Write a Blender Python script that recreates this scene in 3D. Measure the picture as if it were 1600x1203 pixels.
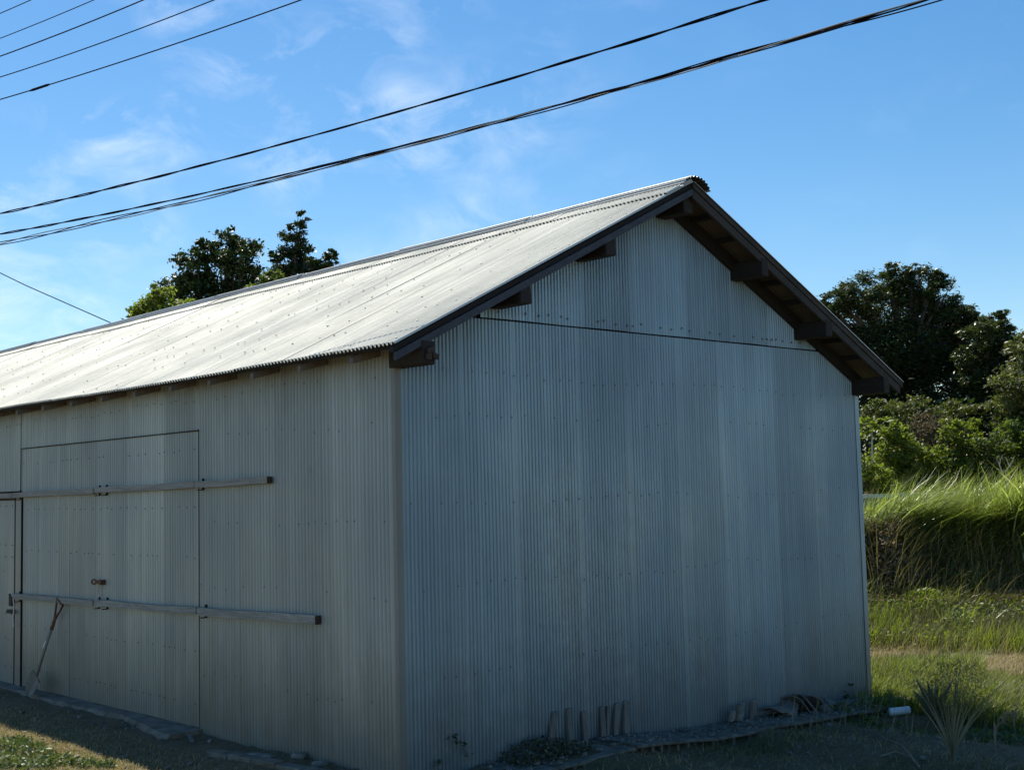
import bpy, math, random
import numpy as np
from mathutils import Vector, Matrix, noise as mnoise

for o in list(bpy.data.objects): bpy.data.objects.remove(o)
random.seed(7); rng = np.random.default_rng(7)
S = bpy.context.scene
COL = S.collection

# ------------------------------------------------------------------ camera
YAW, PITCH, ROLL = 0.745447, 0.0837773, -0.0238645
CAM = np.array([-5.08583, -6.62611, 1.8]); FPX = 2007.03
fw = np.array([math.sin(YAW)*math.cos(PITCH), math.cos(YAW)*math.cos(PITCH), math.sin(PITCH)])
rt0 = np.array([math.cos(YAW), -math.sin(YAW), 0.0]); up0 = np.cross(rt0, fw)
rt = rt0*math.cos(ROLL)+up0*math.sin(ROLL); up = -rt0*math.sin(ROLL)+up0*math.cos(ROLL)
cd = bpy.data.cameras.new('camera'); cam = bpy.data.objects.new('camera', cd); COL.objects.link(cam)
M = Matrix(((rt[0], up[0], -fw[0], CAM[0]), (rt[1], up[1], -fw[1], CAM[1]), (rt[2], up[2], -fw[2], CAM[2]), (0, 0, 0, 1)))
cam.matrix_world = M
cd.sensor_width = 36; cd.sensor_fit = 'HORIZONTAL'; cd.lens = FPX/1600*36
cd.clip_start = 0.05; cd.clip_end = 3000
S.camera = cam

# ------------------------------------------------------------------ sun and sky
SUN = Vector((0.216, 0.66, 1.0)).normalized()
sl = bpy.data.lights.new('sun', 'SUN'); sl.energy = 4.7; sl.angle = math.radians(0.53); sl.color = (1.0, 0.94, 0.80)
so = bpy.data.objects.new('sun', sl); COL.objects.link(so)
so.rotation_euler = SUN.to_track_quat('Z', 'Y').to_euler()
W = bpy.data.worlds.new('World'); S.world = W; W.use_nodes = True
nt = W.node_tree; nt.nodes.clear(); N = nt.nodes.new; L = nt.links.new
sky = N('ShaderNodeTexSky'); sky.sky_type = 'NISHITA'; sky.sun_disc = False
sky.sun_elevation = math.asin(SUN.z); sky.sun_rotation = math.atan2(SUN.x, SUN.y)
sky.altitude = 100; sky.air_density = 1.0; sky.dust_density = 0.25; sky.ozone_density = 1.6
tc = N('ShaderNodeTexCoord')
mp = N('ShaderNodeMapping'); mp.inputs['Scale'].default_value = (1.0, 1.0, 1.7); mp.inputs['Location'].default_value = (3.1, 1.7, 0.4)
mp.inputs['Rotation'].default_value = (0, 0.25, 0.0)
n1 = N('ShaderNodeTexNoise'); n1.inputs['Scale'].default_value = 7.5; n1.inputs['Detail'].default_value = 3; n1.inputs['Roughness'].default_value = .5
n2 = N('ShaderNodeTexNoise'); n2.inputs['Scale'].default_value = 13; n2.inputs['Detail'].default_value = 9; n2.inputs['Roughness'].default_value = .62; n2.inputs['Distortion'].default_value = .5
r1 = N('ShaderNodeMapRange'); r1.inputs['From Min'].default_value = .42; r1.inputs['From Max'].default_value = .60
r2 = N('ShaderNodeMapRange'); r2.inputs['From Min'].default_value = .46; r2.inputs['From Max'].default_value = .70
mu = N('ShaderNodeMath'); mu.operation = 'MULTIPLY'
mu2 = N('ShaderNodeMath'); mu2.operation = 'MULTIPLY'; mu2.inputs[1].default_value = .36
mix = N('ShaderNodeMixRGB'); mix.inputs['Color2'].default_value = (9.0, 9.6, 10.2, 1)
hs = N('ShaderNodeHueSaturation'); hs.inputs['Saturation'].default_value = 1.34; hs.inputs['Hue'].default_value = .497
bg = N('ShaderNodeBackground'); bg.inputs['Strength'].default_value = 0.094
wo = N('ShaderNodeOutputWorld')
L(tc.outputs['Generated'], mp.inputs['Vector']); L(mp.outputs[0], n1.inputs['Vector']); L(mp.outputs[0], n2.inputs['Vector'])
L(n1.outputs[0], r1.inputs[0]); L(n2.outputs[0], r2.inputs[0]); L(r1.outputs[0], mu.inputs[0]); L(r2.outputs[0], mu.inputs[1])
dp = N('ShaderNodeVectorMath'); dp.operation = 'DOT_PRODUCT'; dp.inputs[1].default_value = (.39, .88, .275)
L(tc.outputs['Generated'], dp.inputs[0])
r3 = N('ShaderNodeMapRange'); r3.inputs['From Min'].default_value = .90; r3.inputs['From Max'].default_value = .985; r3.inputs['To Min'].default_value = .10; r3.inputs['To Max'].default_value = 1.0
L(dp.outputs['Value'], r3.inputs[0])
mu3 = N('ShaderNodeMath'); mu3.operation = 'MULTIPLY'; L(mu.outputs[0], mu3.inputs[0]); L(r3.outputs[0], mu3.inputs[1])
L(mu3.outputs[0], mu2.inputs[0]); L(mu2.outputs[0], mix.inputs['Fac']); L(sky.outputs[0], hs.inputs['Color']); L(hs.outputs[0], mix.inputs['Color1'])
L(mix.outputs[0], bg.inputs['Color']); L(bg.outputs[0], wo.inputs['Surface'])
S.view_settings.view_transform = 'Standard'; S.view_settings.look = 'None'; S.view_settings.gamma = 1
S.view_settings.exposure = 0.48; S.view_settings.use_curve_mapping = False
S.render.engine = 'CYCLES'

# ------------------------------------------------------------------ measuring helpers
def ray(x, y):
    return fw + rt*(x-800)/FPX - up*(y-601.5)/FPX
def at(x, y, dist):
    d = ray(x, y); return CAM + d*dist
def sm(t): t = np.clip(t, 0, 1); return t*t*(3-2*t)
B61 = math.radians(61.0); BV = np.array([math.sin(B61), math.cos(B61)]); BL = np.array([math.cos(B61), -math.sin(B61)])
def terrain(x, y):
    x = np.asarray(x, float); y = np.asarray(y, float)
    z = np.interp(x, [-400, -3, 1.8, 2.7, 3.7, 5.4, 9, 400], [-.05, 0, 0, -.06, -.1, -.157, -.2, -.2])
    z = z - (.055+.030*np.sin(x*2.9+.8)+.022*np.sin(x*7.3))*sm((-y-.375)/.075)*sm((x-.55)/.25)*(1-sm((x-5.0)/.5))
    z = z - .05*sm((-x-.30)/.5)*(1-sm((y-9)/4))*sm((y+1)/1.5)*0.6
    v = (x-CAM[0])*BV[0] + (y-CAM[1])*BV[1]
    w = .30*np.sin(.9*((x-CAM[0])*BL[0]+(y-CAM[1])*BL[1])) + .08*np.sin(2.3*((x-CAM[0])*BL[0]+(y-CAM[1])*BL[1])+1)
    m = sm((x-6.3)/1.8)
    z = z + m*(.22*sm((v-16)/3.4) + 1.0*sm((v-19.4-w)/.75) + .6*sm((v-26)/10))
    z = z + .012*np.sin(3.1*x+1.3*y)*np.sin(2.3*y-.7*x) + .006*np.sin(9*x)*np.sin(8*y+1)
    return z
def gp(px, py, dz=0.0):
    d = ray(px, py); t = 5.0
    for _ in range(4000):
        p = CAM+d*t
        if p[2] <= float(terrain(p[0], p[1]))+dz: break
        t += .01
    return p
def tz(x, y): return float(terrain(x, y))

# ------------------------------------------------------------------ materials
def newmat(name):
    m = bpy.data.materials.new(name); m.use_nodes = True
    t = m.node_tree; b = t.nodes['Principled BSDF']
    return m, t, b
def nd(t, typ, **kw):
    n = t.nodes.new(typ)
    for k, v in kw.items(): setattr(n, k, v)
    return n
def noise(t, scale, detail=4, rough=.55, vec=None, dist=0):
    n = nd(t, 'ShaderNodeTexNoise'); n.inputs['Scale'].default_value = scale; n.inputs['Detail'].default_value = detail
    n.inputs['Roughness'].default_value = rough; n.inputs['Distortion'].default_value = dist
    if vec is not None: t.links.new(vec, n.inputs['Vector'])
    return n.outputs[0]
def mapped(t, scale, loc=(0, 0, 0)):
    g = nd(t, 'ShaderNodeNewGeometry'); m = nd(t, 'ShaderNodeMapping')
    m.inputs['Scale'].default_value = scale; m.inputs['Location'].default_value = loc
    t.links.new(g.outputs['Position'], m.inputs['Vector']); return m.outputs[0]
def rng_(t, fac, a, b, c=0, d=1):
    n = nd(t, 'ShaderNodeMapRange'); n.inputs[1].default_value = a; n.inputs[2].default_value = b
    n.inputs[3].default_value = c; n.inputs[4].default_value = d; t.links.new(fac, n.inputs[0]); return n.outputs[0]
def mixc(t, fac, c1, c2, mode='MIX'):
    n = nd(t, 'ShaderNodeMixRGB', blend_type=mode)
    for i, v in (('Fac', fac), ('Color1', c1), ('Color2', c2)):
        if isinstance(v, (tuple, list)): n.inputs[i].default_value = (*v[:3], 1)
        elif isinstance(v, (int, float)): n.inputs[i].default_value = v
        else: t.links.new(v, n.inputs[i])
    return n.outputs[0]
def math_(t, op, a, b):
    n = nd(t, 'ShaderNodeMath', operation=op)
    for i, v in enumerate((a, b)):
        if isinstance(v, (int, float)): n.inputs[i].default_value = v
        else: t.links.new(v, n.inputs[i])
    return n.outputs[0]
def bump(t, b, h, strength=.3, dist=.01):
    n = nd(t, 'ShaderNodeBump'); n.inputs['Strength'].default_value = strength; n.inputs['Distance'].default_value = dist
    t.links.new(h, n.inputs['Height']); t.links.new(n.outputs[0], b.inputs['Normal'])

def metal_mat(name, base, metallic, rough, dirt=0.6, vary=.28, dirt_col=(.16, .13, .09), top_dirt=None, zsc=.35, ssc=None, under=None):
    m, t, b = newmat(name)
    oi = nd(t, 'ShaderNodeObjectInfo')
    streak = noise(t, 1, 5, .6, mapped(t, ssc or (26, 26, zsc)))
    patch = noise(t, 1.3, 5, .55, mapped(t, (1, 1, .55), (4, 2, 1)))
    tone = rng_(t, oi.outputs['Random'], 0, 1, 1-vary, 1+vary*.6)
    c = mixc(t, rng_(t, streak, .3, .7), tuple(x*(.70 if ssc else .84) for x in base), tuple(x*(1.16 if ssc else 1.12) for x in base))
    c = mixc(t, rng_(t, patch, .35, .7, 0, .35), c, tuple(x*.75 for x in base))
    if not ssc:
        band = noise(t, 1, 3, .5, mapped(t, (3.4, 3.4, .10), (7, 3, 0)))
        c = mixc(t, rng_(t, band, .38, .62, 0, .18), c, tuple(x*.62 for x in base))
        rs = noise(t, 1, 6, .7, mapped(t, (19, 19, 1.6), (2, 9, 4)))
        c = mixc(t, rng_(t, rs, .66, .76, 0, .55), c, (.16, .10, .06))
    cc = nd(t, 'ShaderNodeCombineColor')
    for i in range(3): t.links.new(tone, cc.inputs[i])
    c = mixc(t, 1.0, c, cc.outputs[0], 'MULTIPLY')
    if dirt:
        g = nd(t, 'ShaderNodeNewGeometry'); sp = nd(t, 'ShaderNodeSeparateXYZ'); t.links.new(g.outputs['Position'], sp.inputs[0])
        dn = noise(t, 1, 6, .65, mapped(t, (5, 5, 1.1)))
        lvl = math_(t, 'ADD', sp.outputs['Z'], math_(t, 'MULTIPLY', dn, -1.0))
        f = rng_(t, lvl, -.45, .35, dirt, 0)
        c = mixc(t, f, c, dirt_col)
        if top_dirt:
            f2 = rng_(t, math_(t, 'ADD', sp.outputs['Z'], math_(t, 'MULTIPLY', dn, .7)), top_dirt, top_dirt+.45, 0, .45)
            c = mixc(t, f2, c, dirt_col)
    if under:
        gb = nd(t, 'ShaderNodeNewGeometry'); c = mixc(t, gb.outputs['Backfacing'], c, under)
    t.links.new(c, b.inputs['Base Color'])
    b.inputs['Metallic'].default_value = metallic
    t.links.new(rng_(t, patch, .3, .7, rough-.08, rough+.12), b.inputs['Roughness'])
    bump(t, b, noise(t, 9, 3, .5, mapped(t, (1, 1, .6))), .25, .02)
    return m
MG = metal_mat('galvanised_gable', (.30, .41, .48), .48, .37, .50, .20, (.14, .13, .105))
ML = metal_mat('galvanised_side', (.395, .435, .415), .30, .44, .66, .20, (.16, .135, .095), top_dirt=2.80)
MD = metal_mat('galvanised_door', (.405, .445, .425), .30, .44, .66, .20, (.17, .15, .105))
MR = metal_mat('roof_tin', (.83, .80, .69), .03, .65, 0, .07, ssc=(.35, 17, .35), under=(.11, .10, .085))  # streaks: greyish bands, plus corrugation shading painted into the roof colour
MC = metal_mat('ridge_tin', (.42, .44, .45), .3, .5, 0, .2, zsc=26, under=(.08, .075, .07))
MT = metal_mat('corner_tin', (.28, .285, .26), .3, .5, .6, .05)

def wood_mat(name, a, b_, sc=(6, 1.2, 14), rough=.85, bmp=.5):
    m, t, b = newmat(name)
    oi = nd(t, 'ShaderNodeObjectInfo')
    v = mapped(t, sc); g = noise(t, 3, 7, .65, v, 1.2); k = noise(t, .9, 3, .5, v)
    c = mixc(t, rng_(t, g, .32, .68), a, b_); c = mixc(t, rng_(t, k, .45, .75, 0, .5), c, tuple(x*.5 for x in a))
    c = mixc(t, rng_(t, oi.outputs['Random'], 0, 1, 0, .35), c, tuple(x*.55 for x in b_))
    t.links.new(c, b.inputs['Base Color']); b.inputs['Roughness'].default_value = rough
    bump(t, b, g, bmp, .004); return m
M_DARK = wood_mat('dark_timber', (.010, .009, .009), (.024, .022, .020), (5, 5, 14))
M_PURL = wood_mat('purlin_timber', (.014, .012, .010), (.036, .030, .025), (14, 3, 14))
M_BARGE = wood_mat('painted_barge', (.045, .055, .072), (.075, .09, .112), (5, 5, 10))
M_BARGE2 = wood_mat('weathered_barge', (.032, .030, .026), (.075, .068, .058), (5, 5, 10))
M_RAIL = wood_mat('weathered_rail', (.20, .19, .16), (.44, .43, .38), (8, 1.6, 30))
M_STAKE = wood_mat('stake_timber', (.13, .11, .09), (.26, .22, .18), (30, 30, 3))
M_ROT = wood_mat('rotten_end', (.035, .025, .018), (.09, .06, .04), (30, 30, 30))
M_SHAFT = wood_mat('shovel_shaft', (.22, .21, .18), (.34, .32, .28), (30, 30, 6))

def plain(name, a, b_, scale=12, rough=.8, metallic=0, bmp=.3, bd=.01, detail=5):
    m, t, b = newmat(name)
    v = mapped(t, (1, 1, 1)); g = noise(t, scale, detail, .6, v); h = noise(t, scale*.23, 3, .5, v)
    c = mixc(t, rng_(t, g, .35, .65), a, b_); c = mixc(t, rng_(t, h, .4, .7, 0, .4), c, tuple(x*.6 for x in a))
    t.links.new(c, b.inputs['Base Color']); b.inputs['Roughness'].default_value = rough; b.inputs['Metallic'].default_value = metallic
    if bmp: bump(t, b, g, bmp, bd)
    return m
M_CONC = plain('old_concrete', (.20, .20, .19), (.36, .36, .34), 14, .9)
M_SLAB = plain('slab_concrete', (.09, .075, .055), (.22, .20, .165), 11, .95, bmp=.6)
M_STONE = plain('rubble_stone', (.13, .12, .10), (.28, .26, .23), 16, .9, bmp=.6)
M_TILE = plain('clay_tile', (.14, .12, .10), (.24, .20, .17), 20, .8)
M_RUST = plain('rusty_steel', (.10, .05, .025), (.22, .11, .06), 40, .8, .3)
M_STEEL = plain('dull_steel', (.20, .20, .19), (.34, .33, .31), 30, .55, .6)
M_BLACK = plain('cable_rubber', (.006, .006, .01), (.01, .01, .016), 10, .95, bmp=0)
M_BLACK.node_tree.nodes['Principled BSDF'].inputs['Specular IOR Level'].default_value = .1
M_CABG = plain('grey_cable', (.30, .32, .34), (.42, .44, .46), 10, .45, bmp=0)
M_SCREW = plain('screw_head', (.30, .285, .25), (.46, .44, .39), 60, .6, .4, bmp=0)
M_SCREWD = plain('wall_screw', (.09, .10, .10), (.16, .17, .17), 60, .6, .4, bmp=0)
M_PVC = plain('white_plastic', (.80, .82, .82), (.86, .87, .86), 5, .35, bmp=0)
M_WALL = plain('road_concrete', (.30, .29, .26), (.44, .43, .39), 4, .9)
M_BARK = plain('bark', (.07, .055, .04), (.15, .12, .09), 18, .95, bmp=.8)
M_TWIG = plain('pale_twig', (.42, .38, .32), (.58, .54, .47), 18, .9, bmp=0)
M_DTWIG = plain('dry_twig', (.20, .15, .10), (.33, .27, .19), 18, .9, bmp=0)
M_WHITE = plain('white_cloth', (.75, .75, .72), (.82, .82, .8), 18, .9, bmp=0)

def ground_mat():
    m, t, b = newmat('ground')
    v = mapped(t, (1, 1, 1)); a = noise(t, 1.1, 6, .6, v); f = noise(t, 22, 7, .7, v); g = noise(t, 5, 5, .6, v, .6)
    c = mixc(t, rng_(t, f, .35, .68), (.080, .052, .024), (.22, .155, .075))
    c = mixc(t, rng_(t, g, .48, .66, 0, .7), c, (.15, .12, .065))
    c = mixc(t, rng_(t, a, .50, .66, 0, .6), c, (.075, .075, .028))
    t.links.new(c, b.inputs['Base Color']); b.inputs['Roughness'].default_value = .95
    bump(t, b, f, .8, .03); return m
M_GROUND = ground_mat()

def leaf_mat(name, c1, c2, c3=None, trans=.35, rough=.5):
    m, t, b = newmat(name)
    g = nd(t, 'ShaderNodeNewGeometry')
    c = mixc(t, g.outputs['Random Per Island'], c1, c2)
    if c3:
        f = rng_(t, noise(t, 1.4, 3, .5, mapped(t, (1, 1, 1))), .48, .62); c = mixc(t, f, c, c3)
    t.links.new(c, b.inputs['Base Color']); b.inputs['Roughness'].default_value = rough
    tr = nd(t, 'ShaderNodeBsdfTranslucent'); t.links.new(mixc(t, 1.0, c, (1.5, 1.6, .7), 'MULTIPLY'), tr.inputs['Color'])
    ms = nd(t, 'ShaderNodeMixShader'); ms.inputs[0].default_value = trans
    out = t.nodes['Material Output']; t.links.new(b.outputs[0], ms.inputs[1]); t.links.new(tr.outputs[0], ms.inputs[2]); t.links.new(ms.outputs[0], out.inputs[0])
    return m
LF_DARK = leaf_mat('leaf_dark', (.018, .034, .010), (.05, .085, .022), trans=.18)
LF_TREE = leaf_mat('leaf_tree', (.02, .034, .012), (.075, .095, .035), (.05, .075, .02), trans=.28, rough=.38)
LF_MID = leaf_mat('leaf_mid', (.05, .08, .015), (.12, .16, .035), trans=.42)
LF_OLIVE = leaf_mat('leaf_olive', (.06, .075, .025), (.14, .16, .055), trans=.35)
LF_LIGHT = leaf_mat('leaf_light', (.075, .11, .015), (.21, .25, .05), trans=.5)
LF_GRASS = leaf_mat('grass_green', (.08, .12, .015), (.25, .29, .05), trans=.48)
LF_TALL = leaf_mat('grass_tall', (.06, .095, .015), (.30, .34, .10), trans=.45, rough=.35)
LF_DRY = leaf_mat('grass_dry', (.22, .18, .085), (.44, .37, .19), trans=.2, rough=.8)
LF_DULL = leaf_mat('grass_dull', (.07, .075, .03), (.17, .16, .07), trans=.2, rough=.8)
LF_WEED = leaf_mat('weed_leaf', (.05, .08, .025), (.17, .21, .09), trans=.25)
LF_SPIKE = leaf_mat('spike_leaf', (.05, .065, .04), (.12, .14, .08), trans=.1)
LF_BROWN = leaf_mat('dead_leaf', (.09, .065, .04), (.22, .17, .11), trans=.15, rough=.9)

# ------------------------------------------------------------------ object helpers
def tag(o, label=None, cat=None, group=None, kind=None):
    if label: o['label'] = label
    if cat: o['category'] = cat
    if group: o['group'] = group
    if kind: o['kind'] = kind
    return o
def empty(name, loc, label, cat, group=None):
    o = bpy.data.objects.new(name, None); o.location = Vector([float(a) for a in loc]); o.empty_display_size = .2
    COL.objects.link(o); return tag(o, label, cat, group)
def link_mesh(name, me, mat, parent=None, smooth=False):
    o = bpy.data.objects.new(name, me); COL.objects.link(o)
    if mat is not None and not me.materials:
        for m in (mat if isinstance(mat, (list, tuple)) else [mat]): me.materials.append(m)
    if smooth: me.shade_smooth()
    if parent is not None:
        o.parent = parent
        w = parent_world(parent)
        o.location = (-w[0], -w[1], -w[2])
    return o
def parent_world(p):
    v = Vector((0, 0, 0))
    while p is not None: v += p.location; p = p.parent
    return v
def mesh_np(name, verts, faces, mat, parent=None, smooth=False):
    """verts (n,3), faces (m,k) all the same k, in world coordinates"""
    verts = np.asarray(verts, np.float32); faces = np.asarray(faces, np.int32)
    me = bpy.data.meshes.new(name); n, k = faces.shape
    me.vertices.add(len(verts)); me.vertices.foreach_set('co', verts.ravel())
    me.loops.add(n*k); me.loops.foreach_set('vertex_index', faces.ravel())
    me.polygons.add(n); me.polygons.foreach_set('loop_start', np.arange(0, n*k, k, dtype=np.int32))
    me.polygons.foreach_set('loop_total', np.full(n, k, np.int32))
    me.update(calc_edges=True)
    return link_mesh(name, me, mat, parent, smooth)
class MB:
    def __init__(s): s.v = []; s.f = []
    def add(s, vs, fs):
        k = len(s.v); s.v += [tuple(float(c) for c in v) for v in vs]; s.f += [tuple(i+k for i in f) for f in fs]; return s
    def hexa(s, c):
        return s.add(c, [(0, 3, 2, 1), (4, 5, 6, 7), (0, 1, 5, 4), (1, 2, 6, 5), (2, 3, 7, 6), (3, 0, 4, 7)])
    def box(s, x0, x1, y0, y1, z0, z1):
        return s.hexa([(x0, y0, z0), (x1, y0, z0), (x1, y1, z0), (x0, y1, z0), (x0, y0, z1), (x1, y0, z1), (x1, y1, z1), (x0, y1, z1)])
    def obox(s, c, ax, ay, az, jit=0):
        c = np.array(c, float); ax, ay, az = (np.array(a, float) for a in (ax, ay, az))
        q = [c+i*ax+j*ay+k*az + (np.random.uniform(-jit, jit, 3) if jit else 0) for k in (-1, 1) for (i, j) in ((-1, -1), (1, -1), (1, 1), (-1, 1))]
        return s.hexa(q)
    def tube(s, pts, rad, n=6, cap=True):
        pts = [np.array(p, float) for p in pts]; k0 = len(s.v); m = len(pts)
        if isinstance(rad, (int, float)): rad = [rad]*m
        prev = None
        for i, p in enumerate(pts):
            d = pts[min(i+1, m-1)]-pts[max(i-1, 0)]; d = d/(np.linalg.norm(d)+1e-9)
            a = np.cross(d, (0, 0, 1)) if prev is None else prev-d*np.dot(prev, d)
            if np.linalg.norm(a) < 1e-3: a = np.cross(d, (0, 1, 0))
            a /= np.linalg.norm(a); prev = a; b = np.cross(d, a)
            for j in range(n):
                t = 2*math.pi*j/n; q = p+(a*math.cos(t)+b*math.sin(t))*rad[i]; s.v.append(tuple(q))
        for i in range(m-1):
            for j in range(n):
                a0 = k0+i*n+j; b0 = k0+i*n+(j+1) % n; s.f.append((a0, b0, b0+n, a0+n))
        if cap:
            s.f.append(tuple(k0+j for j in range(n))[::-1]); s.f.append(tuple(k0+(m-1)*n+j for j in range(n)))
        return s
    def build(s, name, mat, parent=None, smooth=False, bevel=0):
        me = bpy.data.meshes.new(name); me.from_pydata(s.v, [], s.f); me.update()
        o = link_mesh(name, me, mat, parent, smooth)
        if bevel:
            b = o.modifiers.new('bevel', 'BEVEL'); b.width = bevel; b.segments = 1; b.limit_method = 'ANGLE'
        return o

# ------------------------------------------------------------------ the ground
def axis(lo, hi, step, far, grow=1.35):
    a = list(np.arange(lo, hi, step)); s = step
    b = [a[-1]]
    while b[-1] < far: s *= grow; b.append(b[-1]+s)
    s = step; c = [a[0]]
    while c[-1] > -far: s *= grow; c.append(c[-1]-s)
    return np.array(c[:0:-1]+a+b[1:])
gx = axis(-7, 26, .09, 600); gy = axis(-8, 14, .09, 600)
X, Y = np.meshgrid(gx, gy); Z = terrain(X, Y)
nr = rng.normal(0, .006, Z.shape); Z = Z + nr*(np.abs(X-6) < 22)
nx, ny = len(gx), len(gy)
idx = np.arange(nx*ny).reshape(ny, nx)
F = np.stack([idx[:-1, :-1], idx[:-1, 1:], idx[1:, 1:], idx[1:, :-1]], -1).reshape(-1, 4)
g = mesh_np('ground', np.stack([X, Y, Z], -1).reshape(-1, 3), F, M_GROUND, smooth=True); tag(g, kind='structure')

# ------------------------------------------------------------------ the shed
WID, RX, SLOPE, EY0, EY1 = 5.396, 2.698, 0.4917, -.35, 17.2
LEN = 16.8
def rz(x): return 4.1665 - abs(x-RX)*SLOPE
shed = empty('tin_shed', (RX, 8, 0), 'long shed clad in corrugated tin with white tin gable roof', 'shed')

def sheet(name, u0, u1, vs, fmap, pitch, amp, mat, parent, phase=0, lift=0., wob=.002, topf=None, label=None, nv=3, soft=False, flip=False):
    """corrugated sheet: u across the waves, v along them, h out of the surface"""
    n = max(4, int(round((u1-u0)/pitch*10)))
    us = np.linspace(u0, u1, n+1); s1, s2, s3 = random.uniform(0, 9), random.uniform(0, 9), random.uniform(-1, 1)
    V = []
    rows = []
    fl = lambda u: 1-.75*math.exp(-((u-u0-pitch*.5)/(pitch*.7))**2) if not soft else 1
    for u in us:
        v0, v1 = vs(u)
        rows.append((v0, v1))
    for k in range(nv):
        t = k/(nv-1)
        for u, (v0, v1) in zip(us, rows):
            v = v0+(v1-v0)*t
            h = fl(u)*(amp*math.cos(2*math.pi*(u/pitch)+phase)*1.15 if soft else amp*(1-2.6*(1-abs(math.sin(math.pi*u/pitch+phase)))**1.7)) + lift*(1-(u-u0)/(u1-u0)) + wob*math.sin(s1+v*1.7+u*3)*math.sin(s2+u*2.1)
            V.append(fmap(u+(.0022*math.sin(s3*5+v*1.9+u*2)), v, h))
    m = n+1
    I = np.arange(m*nv).reshape(nv, m)
    F = np.stack([I[:-1, :-1], I[:-1, 1:], I[1:, 1:], I[1:, :-1]], -1).reshape(-1, 4)
    if flip: F = F[:, ::-1]
    return mesh_np(name, V, F, mat, parent, smooth=True)

# timber frame behind the tin
MB().box(.02, .03, .05, LEN, -.2, 2.72).box(WID-.03, WID-.02, .05, LEN, -.25, 2.72).build('back_board', M_DARK, shed)
mb = MB(); mb.add([(0.03, .03, -.25), (WID-.03, .03, -.25), (WID-.03, .03, rz(0)-.1), (RX, .03, rz(RX)-.1), (.03, .03, rz(0)-.1)] +
                  [(0.03, .04, -.25), (WID-.03, .04, -.25), (WID-.03, .04, rz(0)-.1), (RX, .04, rz(RX)-.1), (.03, .04, rz(0)-.1)],
                  [(0, 1, 2, 3, 4), (9, 8, 7, 6, 5), (0, 5, 6, 1), (1, 6, 7, 2), (2, 7, 8, 3), (3, 8, 9, 4), (4, 9, 5, 0)])
mb.build('gable_frame', M_DARK, shed)
mb = MB(); mb.add([(0.03, LEN, -.25), (WID-.03, LEN, -.25), (WID-.03, LEN, rz(0)-.05), (RX, LEN, rz(RX)-.05), (.03, LEN, rz(0)-.05)], [(0, 1, 2, 3, 4)])
mb.build('rear_wall', ML, shed)

# gable sheets
PG = .0325
gmap = lambda u, v, h: (u, -.004-h, v)
edges = [.02, .53, 1.03, 1.66, 2.21, 2.81, 3.34, 4.065, 4.67, WID]
for i in range(len(edges)-1):
    a, b = edges[i], edges[i+1]+(.03 if i < len(edges)-2 else 0)
    sheet('wall_sheet', a, b, lambda u: (tz(u, .05)-.05-random.uniform(0, .004), min(3.006, rz(u)-.07)), gmap, PG*1.0, .0068, MG, shed, lift=.0014, wob=.0022)
edges = [.74, 1.19, 1.72, 2.29, 2.93, 3.5, 4.05, 4.44, 4.75]
for i in range(len(edges)-1):
    a, b = edges[i], edges[i+1]+.03
    b = min(b, 4.76)
    dz = 0
    sheet('wall_sheet', a, b, lambda u: (3.017+dz+.0015*math.sin(7*u), max(3.02, rz(u)-.045)), lambda u, v, h: (u, -.010-h, v), PG, .0068, MG, shed, lift=.0014, wob=.0022, phase=.6)
# wall screws on the gable
mb = MB()
for zz in (.62, 1.18, 1.75, 2.32, 2.62):
    z = zz + .0
    u = .1
    while u < WID-.05:
        if random.random() < .62 and z+.02 < rz(u)-.1: mb.obox((u, -.014, z+.02*math.sin(u*2.3+z*5)+random.uniform(-.014, .014)), (.0036, 0, 0), (0, .003, 0), (0, 0, .0038))
        u += PG*random.choice((3, 4, 4, 5))
u = .9
while u < 4.6:
    if rz(u) > 3.2 and random.random() < .7: mb.obox((u, -.024, 3.075+random.uniform(-.015, .012)), (.006, 0, 0), (0, .003, 0), (0, 0, .006))
    u += PG*random.choice((2, 3, 4))
tag(mb.build('screw', M_SCREWD, shed), kind='stuff')

# corner trims
MB().hexa([(-.016, -.018, -.12), (.032, -.018, -.12), (.032, -.014, -.12), (-.012, -.014, -.12), (-.016, -.018, 2.70), (.032, -.018, 2.70), (.032, -.014, 2.70), (-.012, -.014, 2.70)]).build('corner_trim', MT, shed)
MB().box(-.020, -.0165, -.018, .022, -.12, 2.70).build('corner_trim', MT, shed)
MB().box(WID-.05, WID+.016, -.019, -.015, -.27, 2.62).build('corner_trim', MG, shed)

# side wall sheets (x = 0)
PL = .042
lmap = lambda u, v, h: (-.004-h, u, v)
DY0, DY1, DZ1 = 2.555, 6.04, 2.352
def wsheet(a, b, z0, z1, off=0., mat=ML, parent=shed, lift=.0012, name='wall_sheet'):
    return sheet(name, a, b, lambda u: (z0(u) if callable(z0) else z0, z1), lambda u, v, h: (-.004-off-h, u, v), PL, .0072, mat, parent, lift=lift, wob=.0020)
base = lambda u: tz(-.05, u)-.06
for a, b in ((.012, .72), (.70, 1.37), (1.345, 1.98), (1.955, DY0-.010)):
    wsheet(a, b, base, 2.785)
e = [DY0-.02, 3.1, 3.72, 4.33, 4.96, 5.17, 5.75, 6.09]
for i in range(len(e)-1): wsheet(e[i], e[i+1]+.02, DZ1+.004, 2.785, .0025)
e = [6.10, 6.75, 7.4]
for i in range(len(e)-1): wsheet(e[i], e[i+1]+.02, 1.935, 2.785, .009)
y = 7.42
while y < LEN:
    wsheet(y, min(y+.66, LEN), base, 2.785); y += .64
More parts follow.
